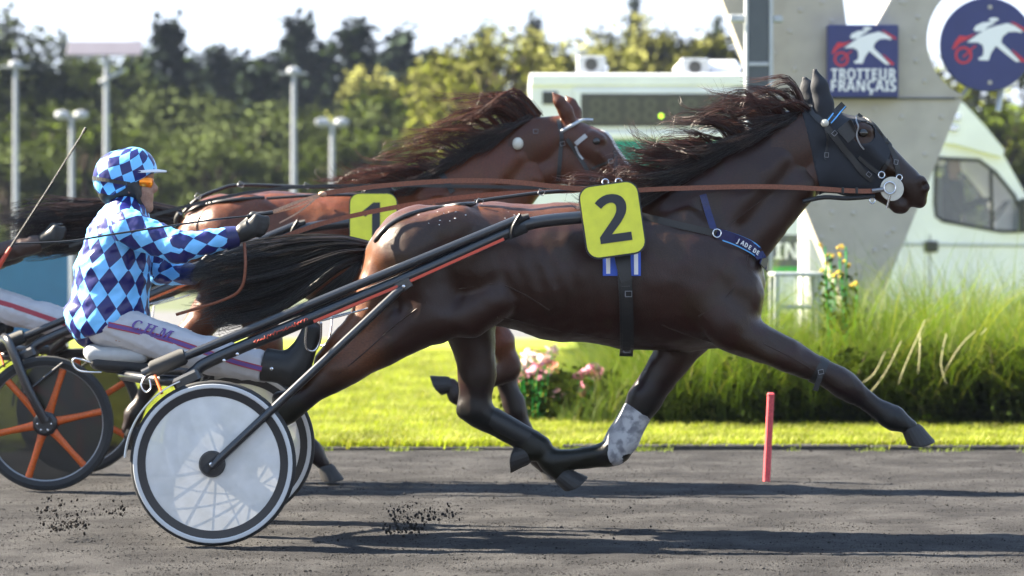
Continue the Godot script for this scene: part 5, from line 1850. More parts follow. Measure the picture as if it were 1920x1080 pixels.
func make_sulky(origin: Vector3, orange: bool, seat_lift: float, label: String) -> Node3D:
	var ax := Q2(399, 869, 0.52)
	var shift := Vector3(ax.x, 0, 0)
	var t := thing("sulky", origin + shift, label, "sulky")
	var L := func(px: float, py: float, z: float) -> Vector3: return Q2(px, py, absf(z)) * Vector3(1, 1, 0) + Vector3(0, 0, z) - shift
	for s in [1.0, -1.0]:
		make_wheel(t, Vector3(0, ax.y, 0.52 * s), orange, s, 0.0 if s > 0 else 0.35)
		# main shaft
		var st := new_st()
		var path := smooth_path([L.call(338, 722, 0.42 * s), L.call(365, 697, 0.415 * s), L.call(425, 663, 0.41 * s), L.call(760, 522, 0.38 * s), L.call(950, 437, 0.365 * s), L.call(1005, 417, 0.36 * s), L.call(1095, 407, 0.335 * s)], 6)
		tube(st, path, 0.027, 14)
		var shaft := part("shaft", st, mats.shaft, t)
		st = new_st()
		tube(st, [L.call(955, 436, 0.365 * s), L.call(985, 424, 0.362 * s)], 0.0295, 14)
		part("shaft_joint", st, mats.rubber, shaft)
		if s > 0:
			st = new_st()
			strap(st, [L.call(588, 603, 0.42), L.call(760, 531, 0.408), L.call(945, 448, 0.393)], 0.013, 0.004)
			part("painted_stripe", st, mats.orange if orange else mats.stripe_red, shaft)
			if not orange:
				# worn red script on the tube, too small to read
				st = new_st()
				var rng := RandomNumberGenerator.new()
				rng.seed = 3
				var pts := []
				for i in 60:
					var u := i / 59.0
					pts.append((L.call(476, 642, 0.441) as Vector3).lerp(L.call(578, 598, 0.437), u) + Vector3(0.004 * sin(i * 1.9), 0.010 * sin(i * 1.7) * (0.6 + 0.4 * sin(i * 0.6)), 0))
				tube(st, pts, 0.0022, 4)
				part("script", st, mats.stripe_red, shaft)
		# upper tube with its rubber socket
		st = new_st()
		tube(st, [L.call(338, 672, 0.415 * s), L.call(640, 547, 0.395 * s), L.call(972, 411, 0.375 * s)], 0.0195, 12)
		var ut := part("upper_tube", st, mats.shaft, t)
		st = new_st()
		tube(st, [L.call(283, 694, 0.42 * s), L.call(287, 692, 0.42 * s), L.call(342, 669, 0.415 * s), L.call(347, 667, 0.415 * s)], [0.030, 0.037, 0.037, 0.030], 16)
		part("socket", st, mats.rubber, ut)
		st = new_st()
		tube(st, [L.call(268, 702, 0.42 * s), L.call(284, 694, 0.42 * s)], 0.022, 12)
		part("end_cap", st, mats.shaft, ut)
		st = new_st()
		tube(st, [L.call(966, 414, 0.375 * s), L.call(992, 405, 0.372 * s)], [0.022, 0.012], 10)
		part("tip", st, mats.rubber, ut)
		st = new_st()
		tube(st, smooth_path([L.call(975, 402, 0.395 * s), L.call(962, 425, 0.40 * s), L.call(958, 448, 0.39 * s)], 4), 0.008, 6, 2.0)
		part("tie_strap", st, mats.leather, ut)
		# bridge plate over the wheel and axle fork
		st = new_st()
		tube(st, smooth_path([L.call(352, 706, 0.42 * s), L.call(350, 716, 0.46 * s), L.call(345, 730, 0.475 * s), L.call(352, 800, 0.475 * s), L.call(392, 866, 0.475 * s)], 5), 0.020, 10)
		part("inner_fork", st, mats.shaft, t)
		st = new_st()
		slab(st, L.call(352, 712, 0.46 * s), Vector3(0.055, 0.026, 0), Vector3(-0.012, 0.026, 0), Vector3(0, 0, 0.055), 0.012)
		part("bridge_plate", st, mats.shaft, t)
		if orange:
			st = new_st()
			tube(st, smooth_path([L.call(300, 672, 0.46 * s), L.call(318, 690, 0.56 * s), L.call(360, 790, 0.585 * s), L.call(399, 866, 0.575 * s)], 5), 0.028, 10, 0.7)
			part("outer_fork", st, mats.shaft, t)
			st = new_st()
			tube(st, [L.call(352, 800, 0.58 * s), L.call(440, 730, 0.56 * s)], 0.008, 8)
			part("thin_stay", st, mats.shaft, t)
		else:
			st = new_st()
			tube(st, [L.call(396, 876, 0.585 * s), L.call(412, 860, 0.58 * s), L.call(740, 552, 0.43 * s), L.call(757, 537, 0.40 * s)], [0.014, 0.0185, 0.0185, 0.013], 12)
			part("stay", st, mats.shaft, t)
			st = new_st()
			slab(st, L.call(757, 535, 0.405 * s), Vector3(0.03, 0.018, 0), Vector3(-0.012, 0.02, 0), Vector3(0, 0, 0.006), 0.003)
			part("stay_bracket", st, mats.shaft, t)
			for q in [[420, 676], [445, 664], [757, 537], [362, 712]]:
				st = new_st()
				lathe(st, [Vector2(0.008, 0.0), Vector2(0.007, 0.006), Vector2(0.001, 0.008)], L.call(q[0], q[1], 0.438 * s), Vector3(0, 0, s), 8)
				part("bolt", st, mats.chrome, t)
		# mudguard
		st = new_st()
		arc_strap(st, Vector3(0, ax.y, 0.52 * s), 0.375, 112, 176, 0.05, 0.005, 20)
		part("mudguard", st, mats.rim_black if orange else mats.white_guard, t)
		st = new_st()
		tube(st, [L.call(290, 704, 0.45 * s), L.call(303, 738, 0.5 * s)], 0.007, 6)
		part("guard_strut", st, mats.orange, t)
		# stirrup
		st = new_st()
		tube(st, smooth_path([L.call(575, 612, 0.36 * s), L.call(573, 650, 0.33 * s), L.call(588, 658, 0.30 * s), L.call(600, 640, 0.30 * s), L.call(602, 605, 0.34 * s)], 5), 0.0055, 6)
		part("stirrup", st, mats.chrome, t)
		st = new_st()
		tube(st, smooth_path([L.call(600, 602, 0.35 * s), L.call(640, 592, 0.34 * s), L.call(690, 578, 0.33 * s)], 4), 0.004, 6)
		part("stirrup_wire", st, mats.chrome, t)
	# cross arch and seat
	var st := new_st()
	tube(st, smooth_path([L.call(345, 715, 0.42), L.call(290, 712, 0.36), L.call(240, 705, 0.18), L.call(232, 703, 0.0), L.call(240, 705, -0.18), L.call(290, 712, -0.36), L.call(345, 715, -0.42)], 6), 0.024, 12)
	part("cross_arch", st, mats.shaft, t)
	var up := Vector3(0, seat_lift, 0)
	var seat := Body.new(L.call(120, 720, -0.25), L.call(315, 610, 0.25), 0.011, 90.0)
	seat.bone(L.call(176, 664, 0.13), L.call(264, 668, 0.13), 0.036, 0.034)
	seat.bone(L.call(176, 664, -0.13), L.call(264, 668, -0.13), 0.036, 0.034)
	seat.bone(L.call(180, 663, 0.065), L.call(264, 666, 0.065), 0.036, 0.034)
	seat.bone(L.call(180, 663, -0.065), L.call(264, 666, -0.065), 0.036, 0.034)
	seat.bone(L.call(172, 660, 0.0), L.call(268, 664, 0.0), 0.038, 0.036)
	seat.bone(L.call(172, 661, 0.10), L.call(172, 661, -0.10), 0.034, 0.034)
	var sm := mesh_node("seat_pad", body_mesh(seat.surface()), mats.seat_pad, t)
	sm.position = up
	seat = Body.new(L.call(110, 740, -0.25), L.call(315, 620, 0.25), 0.012, 90.0)
	seat.bone(L.call(182, 680, 0.13), L.call(284, 690, 0.12), 0.034, 0.030)
	seat.bone(L.call(182, 680, -0.13), L.call(284, 690, -0.12), 0.034, 0.030)
	seat.bone(L.call(182, 680, 0.06), L.call(284, 690, 0.06), 0.034, 0.030)
	seat.bone(L.call(182, 680, -0.06), L.call(284, 690, -0.06), 0.034, 0.030)
	seat.bone(L.call(200, 684, 0), L.call(280, 690, 0), 0.036, 0.034)
	sm = mesh_node("seat_base", body_mesh(seat.surface()), mats.rubber, t)
	sm.position = up
	st = new_st()
	tube(st, [(L.call(235, 690, 0.0) as Vector3) + up, L.call(234, 703, 0.0)], 0.03, 10)
	part("seat_post", st, mats.shaft, t)
	st = new_st()
	tube(st, smooth_path([L.call(176, 682, 0.14), L.call(142, 672, 0.15), L.call(136, 682, 0.15), L.call(150, 696, 0.15), L.call(190, 698, 0.14)], 5), 0.005, 6)
	part("seat_clip", st, mats.chrome, t)
	st = new_st()
	tube(st, smooth_path([L.call(272, 705, 0.44), L.call(264, 722, 0.45), L.call(272, 735, 0.45), L.call(282, 728, 0.45), L.call(280, 712, 0.44)], 5), 0.0045, 6)
	part("shackle", st, mats.chrome, t)
	return t

# ================================================================ drivers
func around(axis_pts: Array, v: Vector3, n_round: float, v_len: float, zero: Vector3) -> Vector2:
	# unrolls a limb: u counts patterns round it, v along it
	var best := 1e9
	var bu := 0.0
	var bv := 0.0
	var run := 0.0
	for i in axis_pts.size() - 1:
		var a: Vector3 = axis_pts[i]
		var b: Vector3 = axis_pts[i + 1]
		var ab := b - a
		var t := (v - a).dot(ab) / ab.length_squared()
		var tc := clampf(t, 0.0, 1.0)
		var d := (v - a - ab * tc).length()
		if d < best - 1e-6:
			best = d
			var dir := ab.normalized()
			var e1 := (zero - dir * zero.dot(dir)).normalized()
			var e2 := dir.cross(e1)
			var r := v - a - ab * t
			bu = (atan2(r.dot(e2), r.dot(e1)) / TAU + 0.5) * n_round
			bv = (run + ab.length() * clampf(t, -1.0 if i == 0 else 0.0, 2.0 if i == axis_pts.size() - 2 else 1.0)) / v_len
		run += ab.length()
	return Vector2(bu, bv)

func two_meshes(a: Array, b: Array) -> ArrayMesh:
	var m := ArrayMesh.new()
	for s in [a, b]:
		var arr := []
		arr.resize(Mesh.ARRAY_MAX)
		arr[Mesh.ARRAY_VERTEX] = s[0]
		arr[Mesh.ARRAY_NORMAL] = s[1]
		arr[Mesh.ARRAY_INDEX] = s[2]
		m.add_surface_from_arrays(Mesh.PRIMITIVE_TRIANGLES, arr)
	return m

func hand_bones(b: Body, L: Callable, x: float, y: float, z: float, s: float) -> void:
	# a closed fist round a rein: x, y are photo pixels of the wrist, s is +1 for the hand whose back looks to the camera
	b.bone(L.call(x, y, z), L.call(x + 14, y - 9, z), 0.030, 0.034)
	b.bone(L.call(x + 12, y - 10, z + 0.012 * s), L.call(x + 34, y - 22, z + 0.014 * s), 0.034, 0.026)
	b.bone(L.call(x + 12, y - 2, z + 0.008 * s), L.call(x + 32, y - 8, z + 0.012 * s), 0.028, 0.022)
	for i in 4:
		var k: float = [0.0, 9.0, 18.0, 26.0][i]
		var ln: float = [1.0, 1.08, 1.0, 0.82][i]
		var a: Vector3 = L.call(x + 37 - 1.5 * i, y - 36 + k, z + 0.028 * s)
		var m: Vector3 = L.call(x + 37 + 19 * ln - 1.5 * i, y - 33 + k, z + 0.012 * s)
		var e: Vector3 = L.call(x + 36 + 14 * ln - 1.5 * i, y - 29 + k, z - 0.020 * s)
		var f: Vector3 = L.call(x + 38 - 1.5 * i, y - 28 + k, z - 0.024 * s)
		b.bone(L.call(x + 24, y - 24 + k * 0.7, z + 0.02 * s), a, 0.014, 0.0125)
		b.bone(a, m, 0.0118, 0.0105)
		b.bone(m, e, 0.0102, 0.0092)
		b.bone(e, f, 0.0090, 0.0080)
	b.bone(L.call(x + 14, y - 22, z - 0.006 * s), L.call(x + 30, y - 40, z - 0.014 * s), 0.017, 0.0125)
	b.bone(L.call(x + 30, y - 40, z - 0.014 * s), L.call(x + 50, y - 43, z - 0.012 * s), 0.0120, 0.0095)

func make_driver(cfg: Dictionary) -> Dictionary:
	var seat := Vector3(Q2(208, 650, 0).x, 0, 0)
	var t: Node3D = thing("person", cfg.origin + seat, cfg.label, "person")
	var off: Vector3 = cfg.offset - seat
	var L := func(px: float, py: float, z: float) -> Vector3: return Q2(px, py, z) + off
	var lean := func(px: float, py: float, z: float) -> Vector3: return Q2(px, py, z) + off + (cfg.torso as Vector3)
	var A: Array = cfg.arms.map(func(a): return a.map(func(p): return Q2(p[0], p[1], p[2]) + off))
	# ---- the body under the clothes, with its head on a finer grid
	var b := Body.new(L.call(60, 760, -0.42), L.call(640, 280, 0.42), 0.016, 70.0)
	b.bone(lean.call(206, 590, 0), lean.call(222, 460, 0), 0.12, 0.12, 0.85)
	b.bone(lean.call(236, 418, 0.13), lean.call(236, 418, -0.13), 0.065, 0.065)
	b.bone(lean.call(236, 415, 0), lean.call(242, 372, 0), 0.06, 0.055)
	for s in [1.0, -1.0]:
		b.bone(L.call(206, 612, 0.09 * s), L.call(345, 652, 0.16 * s), 0.09, 0.062)
		b.bone(L.call(345, 652, 0.16 * s), L.call(505, 690, 0.22 * s), 0.058, 0.042)
	for a in A:
		b.bone(a[0], a[1], 0.05, 0.04)
		b.bone(a[1], a[2], 0.038, 0.028)
	var hd := Body.new(lean.call(185, 425, -0.14), lean.call(310, 265, 0.14), 0.0052, 170.0)
	hd.bone(lean.call(230, 322, 0), lean.call(256, 322, 0), 0.084, 0.078, 1.12)
	hd.bone(lean.call(262, 340, 0), lean.call(266, 372, 0), 0.056, 0.046, 0.95)
	hd.bone(lean.call(252, 372, 0), lean.call(274, 387, 0), 0.044, 0.030, 0.9)
	hd.bone(lean.call(276, 388, 0), lean.call(278, 390, 0), 0.020, 0.018, 0.9)
	hd.bone(lean.call(280, 336, 0), lean.call(291, 353, 0), 0.009, 0.0125)
	hd.bone(lean.call(289, 356, 0.007), lean.call(284, 357, 0.009), 0.008, 0.007)
	hd.bone(lean.call(289, 356, -0.007), lean.call(284, 357, -0.009), 0.008, 0.007)
	hd.bone(lean.call(279, 328, 0.02), lean.call(279, 328, -0.02), 0.014, 0.014)
	hd.bone(lean.call(283, 367, 0.014), lean.call(283, 367, -0.014), 0.0085, 0.0085)
	hd.bone(lean.call(282, 374, 0.012), lean.call(282, 374, -0.012), 0.0085, 0.0085)
	for s in [1.0, -1.0]:
		hd.bone(lean.call(268, 356, 0.034 * s), lean.call(272, 362, 0.032 * s), 0.020, 0.016)
		hd.bone(lean.call(240, 346, 0.074 * s), lean.call(243, 360, 0.074 * s), 0.013, 0.009, 1.6)
		hd.carve(lean.call(282, 341, 0.030 * s), 0.011)
	hd.bone(lean.call(240, 372, 0), lean.call(236, 418, 0), 0.058, 0.062)
	mesh_node("body", two_meshes(b.surface(), hd.surface()), mats.skin, t)
	for s in [1.0, -1.0]:
		var se := new_st()
		ball(se, lean.call(278, 341, 0.029 * s), Vector3.ONE * 0.0115, 12, 8)
		part("eye", se, mats.eye, t)
	# ---- jacket
	var j := Body.new(lean.call(95, 660, -0.31), lean.call(330, 355, 0.31), 0.0115, 75.0)
	j.bone(lean.call(205, 592, 0), lean.call(211, 510, 0), 0.180, 0.160, 0.92)
	j.bone(lean.call(211, 510, 0), lean.call(225, 445, 0), 0.160, 0.138, 0.84)
	j.bone(lean.call(225, 445, 0), lean.call(238, 405, 0), 0.138, 0.092, 0.80)
	j.bone(lean.call(234, 424, 0.13), lean.call(234, 424, -0.13), 0.088, 0.088)
	j.bone(lean.call(236, 402, 0), lean.call(240, 384, 0), 0.078, 0.068)
	j.bone(lean.call(150, 590, 0), lean.call(170, 620, 0), 0.07, 0.07, 0.6)
	var wr := FastNoiseLite.new()
	wr.frequency = 1.0
	wr.seed = 9
	var fold := func(v: Vector3) -> float:
		var q := v - off
		return 0.011 * wr.get_noise_3d(q.x * 7.0 + q.y * 5.0, q.y * 16.0 - q.x * 9.0, q.z * 8.0) + 0.006 * wr.get_noise_3d(q.x * 22.0, q.y * 30.0 + q.x * 16.0, q.z * 20.0)
	j.ripple(fold)
	var h0: Vector3 = lean.call(150, 637, 0)
	var h1: Vector3 = lean.call(300, 594, 0)
	var hn := Vector3(-(h1 - h0).y, (h1 - h0).x, 0).normalized()
	j.keep(func(v: Vector3) -> float: return -(v - h0).dot(hn))
	var js := j.surface()
	var jm: MeshInstance3D
	var spine := [lean.call(205, 600, 0), lean.call(213, 500, 0), lean.call(226, 440, 0), lean.call(240, 385, 0)]
	if cfg.silk:
		jm = mesh_node("jacket", wrapped_mesh(js, func(v: Vector3) -> Vector2: return around(spine, v, 14.0, 0.118, Vector3(-0.3, 0, -1)), 14.0), cfg.jacket, t)
	else:
		jm = mesh_node("jacket", body_mesh(js), cfg.jacket, t)
	for i in 2:
		var a: Array = A[i]
		var lo := Vector3(1e9, 1e9, 1e9)
		var hi := -lo
		for p in a:
			lo = lo.min(p)
			hi = hi.max(p)
		var sl := Body.new(lo - Vector3.ONE * 0.13, hi + Vector3.ONE * 0.13, 0.0095, 85.0)
		sl.bone(a[0], a[1], 0.086, 0.066)
		sl.bone(a[1], a[2], 0.066, 0.046)
		sl.ripple(func(v: Vector3) -> float:
			var q := v - off
			return 0.011 * wr.get_noise_3d(q.x * 16.0 + q.y * 10.0, q.y * 12.0 - q.x * 8.0, q.z * 10.0) + 0.003 * wr.get_noise_3d(q.x * 40.0, q.y * 30.0, q.z * 30.0))
		var fa: Vector3 = (a[2] - a[1]).normalized()
		var wrist: Vector3 = a[2]
		sl.keep(func(v: Vector3) -> float: return (v - wrist).dot(fa) + 0.03)
		var ss := sl.surface()
		if cfg.silk:
			mesh_node("sleeve", wrapped_mesh(ss, func(v: Vector3) -> Vector2: return around(a, v, 5.0, 0.105, Vector3(0, 0.2, -1)), 5.0), cfg.jacket, jm)
		else:
			mesh_node("sleeve", body_mesh(ss), cfg.jacket, jm)
		var st := new_st()
		var c0: Vector3 = wrist - fa * 0.045
		tube(st, [c0, c0 + fa * 0.01, wrist + fa * 0.012, wrist + fa * 0.016], [0.046, 0.052, 0.046, 0.038], 18)
		part("cuff", st, cfg.trim, jm)
	var tl := Body.new(lean.call(95, 680, -0.25), lean.call(240, 570, 0.25), 0.012, 90.0)
	tl.bone(lean.call(172, 606, 0), lean.call(168, 622, 0), 0.092, 0.074, 0.62)
	mesh_node("jacket_tail", body_mesh(tl.surface()), cfg.trim, jm)
	# ---- trousers
	var tb := Body.new(L.call(130, 770, -0.42), L.call(540, 560, 0.42), 0.0115, 75.0)
	tb.bone(L.call(200, 600, 0.07), L.call(200, 600, -0.07), 0.108, 0.108)
	for s in [1.0, -1.0]:
		tb.bone(L.call(212, 611, 0.085 * s), L.call(330, 648, 0.15 * s), 0.098, 0.080)
		tb.bone(L.call(330, 650, 0.15 * s), L.call(400, 668, 0.18 * s), 0.080, 0.078)
		tb.bone(L.call(400, 668, 0.18 * s), L.call(494, 688, 0.215 * s), 0.078, 0.070)
	tb.ripple(func(v: Vector3) -> float:
		var q := v - off
		return 0.011 * wr.get_noise_3d(q.x * 10.0 + q.y * 22.0, q.y * 9.0, q.z * 9.0) + 0.005 * wr.get_noise_3d(q.x * 34.0 + q.y * 30.0, q.y * 24.0, q.z * 20.0))
	var ce: Vector3 = L.call(500, 688, 0)
	tb.keep(func(v: Vector3) -> float: return (v - ce).dot(Vector3(0.98, -0.2, 0)))
	var tm := mesh_node("trousers", body_mesh(tb.surface()), mats.trousers, t)
	var line := []
	for q in [[202, 609], [240, 617], [280, 627], [320, 637], [360, 650], [400, 663], [440, 676], [470, 684], [494, 690]]:
		var p: Vector3 = L.call(q[0], q[1], 0.2)
		var z := tb.near_z(p.x, p.y)
		if not is_nan(z): line.append(Vector3(p.x, p.y, z + 0.0015))
	if line.size() > 2:
		line = smooth_path(line, 3)
		var st := new_st()
		strap(st, line, 0.026, 0.006)
		part("stripe_edge", st, mats.crimson, tm)
		st = new_st()
		strap(st, line, 0.015, 0.0085)
		part("stripe", st, cfg.stripe, tm)
	if cfg.silk:
		var lt := letters("C.H.M.", 0.044, 0.003, true, true, 0.25)
		var lp: Vector3 = L.call(287, 618, 0.2)
		var lm := mesh_node("embroidery", lt, mats.purple, tm)
		lm.position = Vector3(lp.x, lp.y, tb.near_z(lp.x, lp.y) + 0.012)
		lm.rotation = Vector3(-0.45, 0.0, -0.33)
	# ---- boots
	for s in [1.0, -1.0]:
		var bb := Body.new(L.call(470, 760, 0.215 * s - 0.16), L.call(640, 570, 0.215 * s + 0.16), 0.010, 95.0)
		bb.bone(L.call(498, 684, 0.215 * s), L.call(545, 690, 0.225 * s), 0.074, 0.070)
		bb.bone(L.call(545, 702, 0.225 * s), L.call(560, 668, 0.228 * s), 0.055, 0.052)
		bb.bone(L.call(560, 672, 0.228 * s), L.call(582, 618, 0.235 * s), 0.048, 0.036, 0.9)
		bb.bone(L.call(566, 706, 0.225 * s), L.call(594, 618, 0.235 * s), 0.022, 0.022, 0.6)
		var cf: Vector3 = L.call(499, 688, 0)
		bb.keep(func(v: Vector3) -> float: return -(v - cf).dot(Vector3(0.98, -0.2, 0)))
		var bt := mesh_node("boot", body_mesh(bb.surface()), mats.boot_black, t)
		var st := new_st()
		lathe(st, [Vector2(0.009, 0.0), Vector2(0.008, 0.006), Vector2(0.001, 0.009)], (L.call(512, 690, 0.215 * s) as Vector3) + Vector3(0, 0, 0.074 * s), Vector3(0, 0, s), 10)
		part("boot_stud", st, mats.chrome, bt)
	# ---- gloves
	for i in 2:
		var wx: Array = cfg.arms[i][2]
		var s := 1.0 if i == 0 else -1.0
		var at: Vector3 = A[i][2]
		var gb := Body.new(at + Vector3(-0.06, -0.10, -0.08), at + Vector3(0.22, 0.15, 0.08), 0.0048, 190.0)
		hand_bones(gb, L, wx[0] + 4, wx[1] - 1, wx[2], s)
		mesh_node("glove", body_mesh(gb.surface()), mats.glove, t)
		var st := new_st()
		tube(st, [at + Vector3(0.012, 0.003, 0), at + Vector3(0.030, 0.012, 0)], [0.033, 0.033], 14)
		part("wrist_band", st, mats.strap_black, t)
	# ---- helmet, goggles, strap
	var hb := Body.new(lean.call(155, 395, -0.16), lean.call(315, 255, 0.16), 0.0075, 110.0)
	hb.bone(lean.call(226, 330, 0), lean.call(250, 320, 0), 0.116, 0.106, 1.10)
	hb.bone(lean.call(214, 340, 0), lean.call(226, 334, 0), 0.088, 0.09, 1.05)
	hb.ripple(func(v: Vector3) -> float: return 0.003 * wr.get_noise_3d(v.x * 40.0, v.y * 40.0, v.z * 40.0))
	var k0: Vector3 = lean.call(299, 319, 0)
	var k1: Vector3 = lean.call(212, 371, 0)
	var kn := Vector3(-(k0 - k1).y, (k0 - k1).x, 0).normalized()
	hb.keep(func(v: Vector3) -> float: return -(v - k0).dot(kn))
	var hc: Vector3 = lean.call(236, 330, 0)
	var hm: MeshInstance3D
	if cfg.silk:
		hm = mesh_node("helmet", wrapped_mesh(hb.surface(), func(v: Vector3) -> Vector2:
			var r := (v - hc).rotated(Vector3(0, 0, 1), 0.45)
			return Vector2((atan2(r.z, r.x) / TAU + 0.5) * 10.0, asin(clampf(r.y / maxf(r.length(), 0.01), -1, 1)) * 0.125 / 0.088), 10.0), cfg.jacket, t)
	else:
		hm = mesh_node("helmet", body_mesh(hb.surface()), cfg.jacket, t)
	var st := new_st()
	var rows := []
	for i in 13:
		var a := deg_to_rad(-72.0 + 12.0 * i)
		var base := (lean.call(246, 322, 0) as Vector3) + Vector3(cos(a) * 0.106, 0.012 * cos(a) - 0.004, sin(a) * 0.094)
		var tip := (lean.call(250, 322, 0) as Vector3) + Vector3(cos(a) * 0.148 + 0.002, -0.006 + 0.008 * cos(a), sin(a) * 0.098)
		rows.append([base, tip])
	for i in 12:
		var u := Vector3(0, 0.004, 0)
		quad(st, rows[i][0] + u, rows[i + 1][0] + u, rows[i + 1][1] + u, rows[i][1] + u)
		quad(st, rows[i][0] - u, rows[i][1] - u, rows[i + 1][1] - u, rows[i + 1][0] - u)
		quad(st, rows[i][1] - u, rows[i][1] + u, rows[i + 1][1] + u, rows[i + 1][1] - u)
	part("peak", st, mats.helmet_peak, hm)
	var lb := Body.new(lean.call(180, 410, -0.13), lean.call(300, 310, 0.13), 0.008, 130.0)
	lb.bone(lean.call(214, 356, 0), lean.call(244, 348, 0), 0.074, 0.082, 1.0)
	for s in [1.0, -1.0]: lb.bone(lean.call(248, 348, 0.062 * s), lean.call(258, 366, 0.058 * s), 0.024, 0.017)
	mesh_node("padding", body_mesh(lb.surface()), mats.strap_black, hm)
	st = new_st()
	strap(st, smooth_path([lean.call(256, 362, 0.076), lean.call(262, 378, 0.062), lean.call(270, 393, 0.03), lean.call(272, 397, 0.0)], 4), 0.016, 0.005, Vector3(0.5, 0, 1))
	strap(st, smooth_path([lean.call(256, 362, -0.076), lean.call(262, 378, -0.062), lean.call(270, 393, -0.03), lean.call(272, 397, 0.0)], 4), 0.016, 0.005, Vector3(0.5, 0, -1))
	part("chin_strap", st, mats.strap_black, hm)
	var gg := new_st()
	var gr := []
	for i in 17:
		var a := deg_to_rad(-82.0 + 164.0 * i / 16.0)
		var col := []
		for v in 6:
			var f := v / 5.0
			var hgt := lerpf(0.026, -0.030, f) * (0.62 + 0.38 * cos(a * 0.9))
			var bul := 0.006 * sin(PI * f)
			col.append((lean.call(262, 340, 0) as Vector3) + Vector3(cos(a) * (0.058 + bul), hgt, sin(a) * (0.066 + bul)))
		gr.append(col)
	for i in 16:
		for v in 5:
			quad(gg, gr[i][v], gr[i][v + 1], gr[i + 1][v + 1], gr[i + 1][v])
	var gm := part("goggles", gg, mats.lens, t)
	st = new_st()
	var band := []
	for i in 29:
		var a := deg_to_rad(70.0 + 220.0 * i / 28.0)
		var hx: float = 236 + 62 * cos(a)
		band.append((lean.call(232, 338, 0) as Vector3) + Vector3(cos(a) * 0.136, -0.012 + 0.022 * -cos(a), sin(a) * 0.119))
	var rows2 := []
	for p in band: rows2.append(p)
	for i in 28:
		var d0: Vector3 = (band[i] - (lean.call(232, 338, 0) as Vector3)).normalized() * 0.003
		var hh := Vector3(0, 0.0085, 0)
		quad(st, band[i] + d0 - hh, band[i] + d0 + hh, band[i + 1] + d0 + hh, band[i + 1] + d0 - hh)
	part("goggle_strap", st, mats.strap_black, gm)
	return {"node": t, "L": L}

# ================================================================ tack
func lay(b: Body, pts: Array, lift: float, per := 5) -> Array:
	# lays a line on the near side of a body
	var out := []
	for p in smooth_path(pts, per):
		var z := b.near_z(p.x, p.y)
		out.append(p if is_nan(z) else Vector3(p.x, p.y, maxf(z + lift, p.z) if p.z > 0.9 else z + lift))
	# soften steps
	for k in 2:
		for i in range(1, out.size() - 1):
			out[i] = Vector3(out[i].x, out[i].y, (out[i - 1].z + out[i].z * 2.0 + out[i + 1].z) / 4.0)
	return out

func buckle(parent: Node, at: Vector3, turn := 0.0, s := 1.0) -> void:
	var st := new_st()
	var d := Vector3(cos(turn), sin(turn), 0)
	var e := Vector3(-d.y, d.x, 0)
	var a := d * 0.010 * s
	var c := e * 0.0085 * s
	tube(st, [at - a - c, at + a - c, at + a + c, at - a + c, at - a - c * 0.9], 0.0016 * s, 6)
	part("buckle", st, mats.steel, parent)

func ring(parent: Node, called: String, at: Vector3, r: float, thick: float, m: Material) -> void:
	var st := new_st()
	lathe(st, ring_profile(r, thick, 8), at, Vector3(0.1, 0.05, 1), 24, true)
	part(called, st, m, parent)

func number_plate(origin: Vector3, c: Vector3, tilt: float, digit: String, label: String, grow := 1.0) -> void:
	var t := thing("number_plate", origin + c + Vector3(0, -0.16, 0), label, "number plate", "")
	var face := PackedVector2Array()
	var edge := PackedVector2Array()
	for k in 4:
		var sx: float = [1, -1, -1, 1][k]
		var sy: float = [1, 1, -1, -1][k]
		for i in 7:
			var a := PI / 2 * (k + i / 6.0)
			for q in [[face, 0.0], [edge, 0.007]]:
				q[0].append(Vector2(sx * 0.075 + cos(a) * (0.05 + q[1]), sy * 0.104 + sin(a) * (0.05 + q[1])) * grow)
	var st := new_st()
	extrude(st, edge, -0.012, 0.0)
	var holder := Node3D.new()
	var r := part("rim", st, mats.ink, t)
	st = new_st()
	extrude(st, face, 0.0005, 0.004)
	var f := part("face", st, mats.plate_yellow, t)
	var tm := letters(digit, 0.205 * grow, 0.004)
	var n := mesh_node("numeral", tm, mats.ink, t)
	n.position = Vector3(0, 0, 0.0055)
	for o in [r, f, n]:
		o.position += Vector3(0, 0.16, 0)
		o.rotation = Vector3(-0.10, 0.0, tilt)
	n.position = Vector3(0, 0.16, 0) + r.basis * Vector3(0, 0, 0.0055)

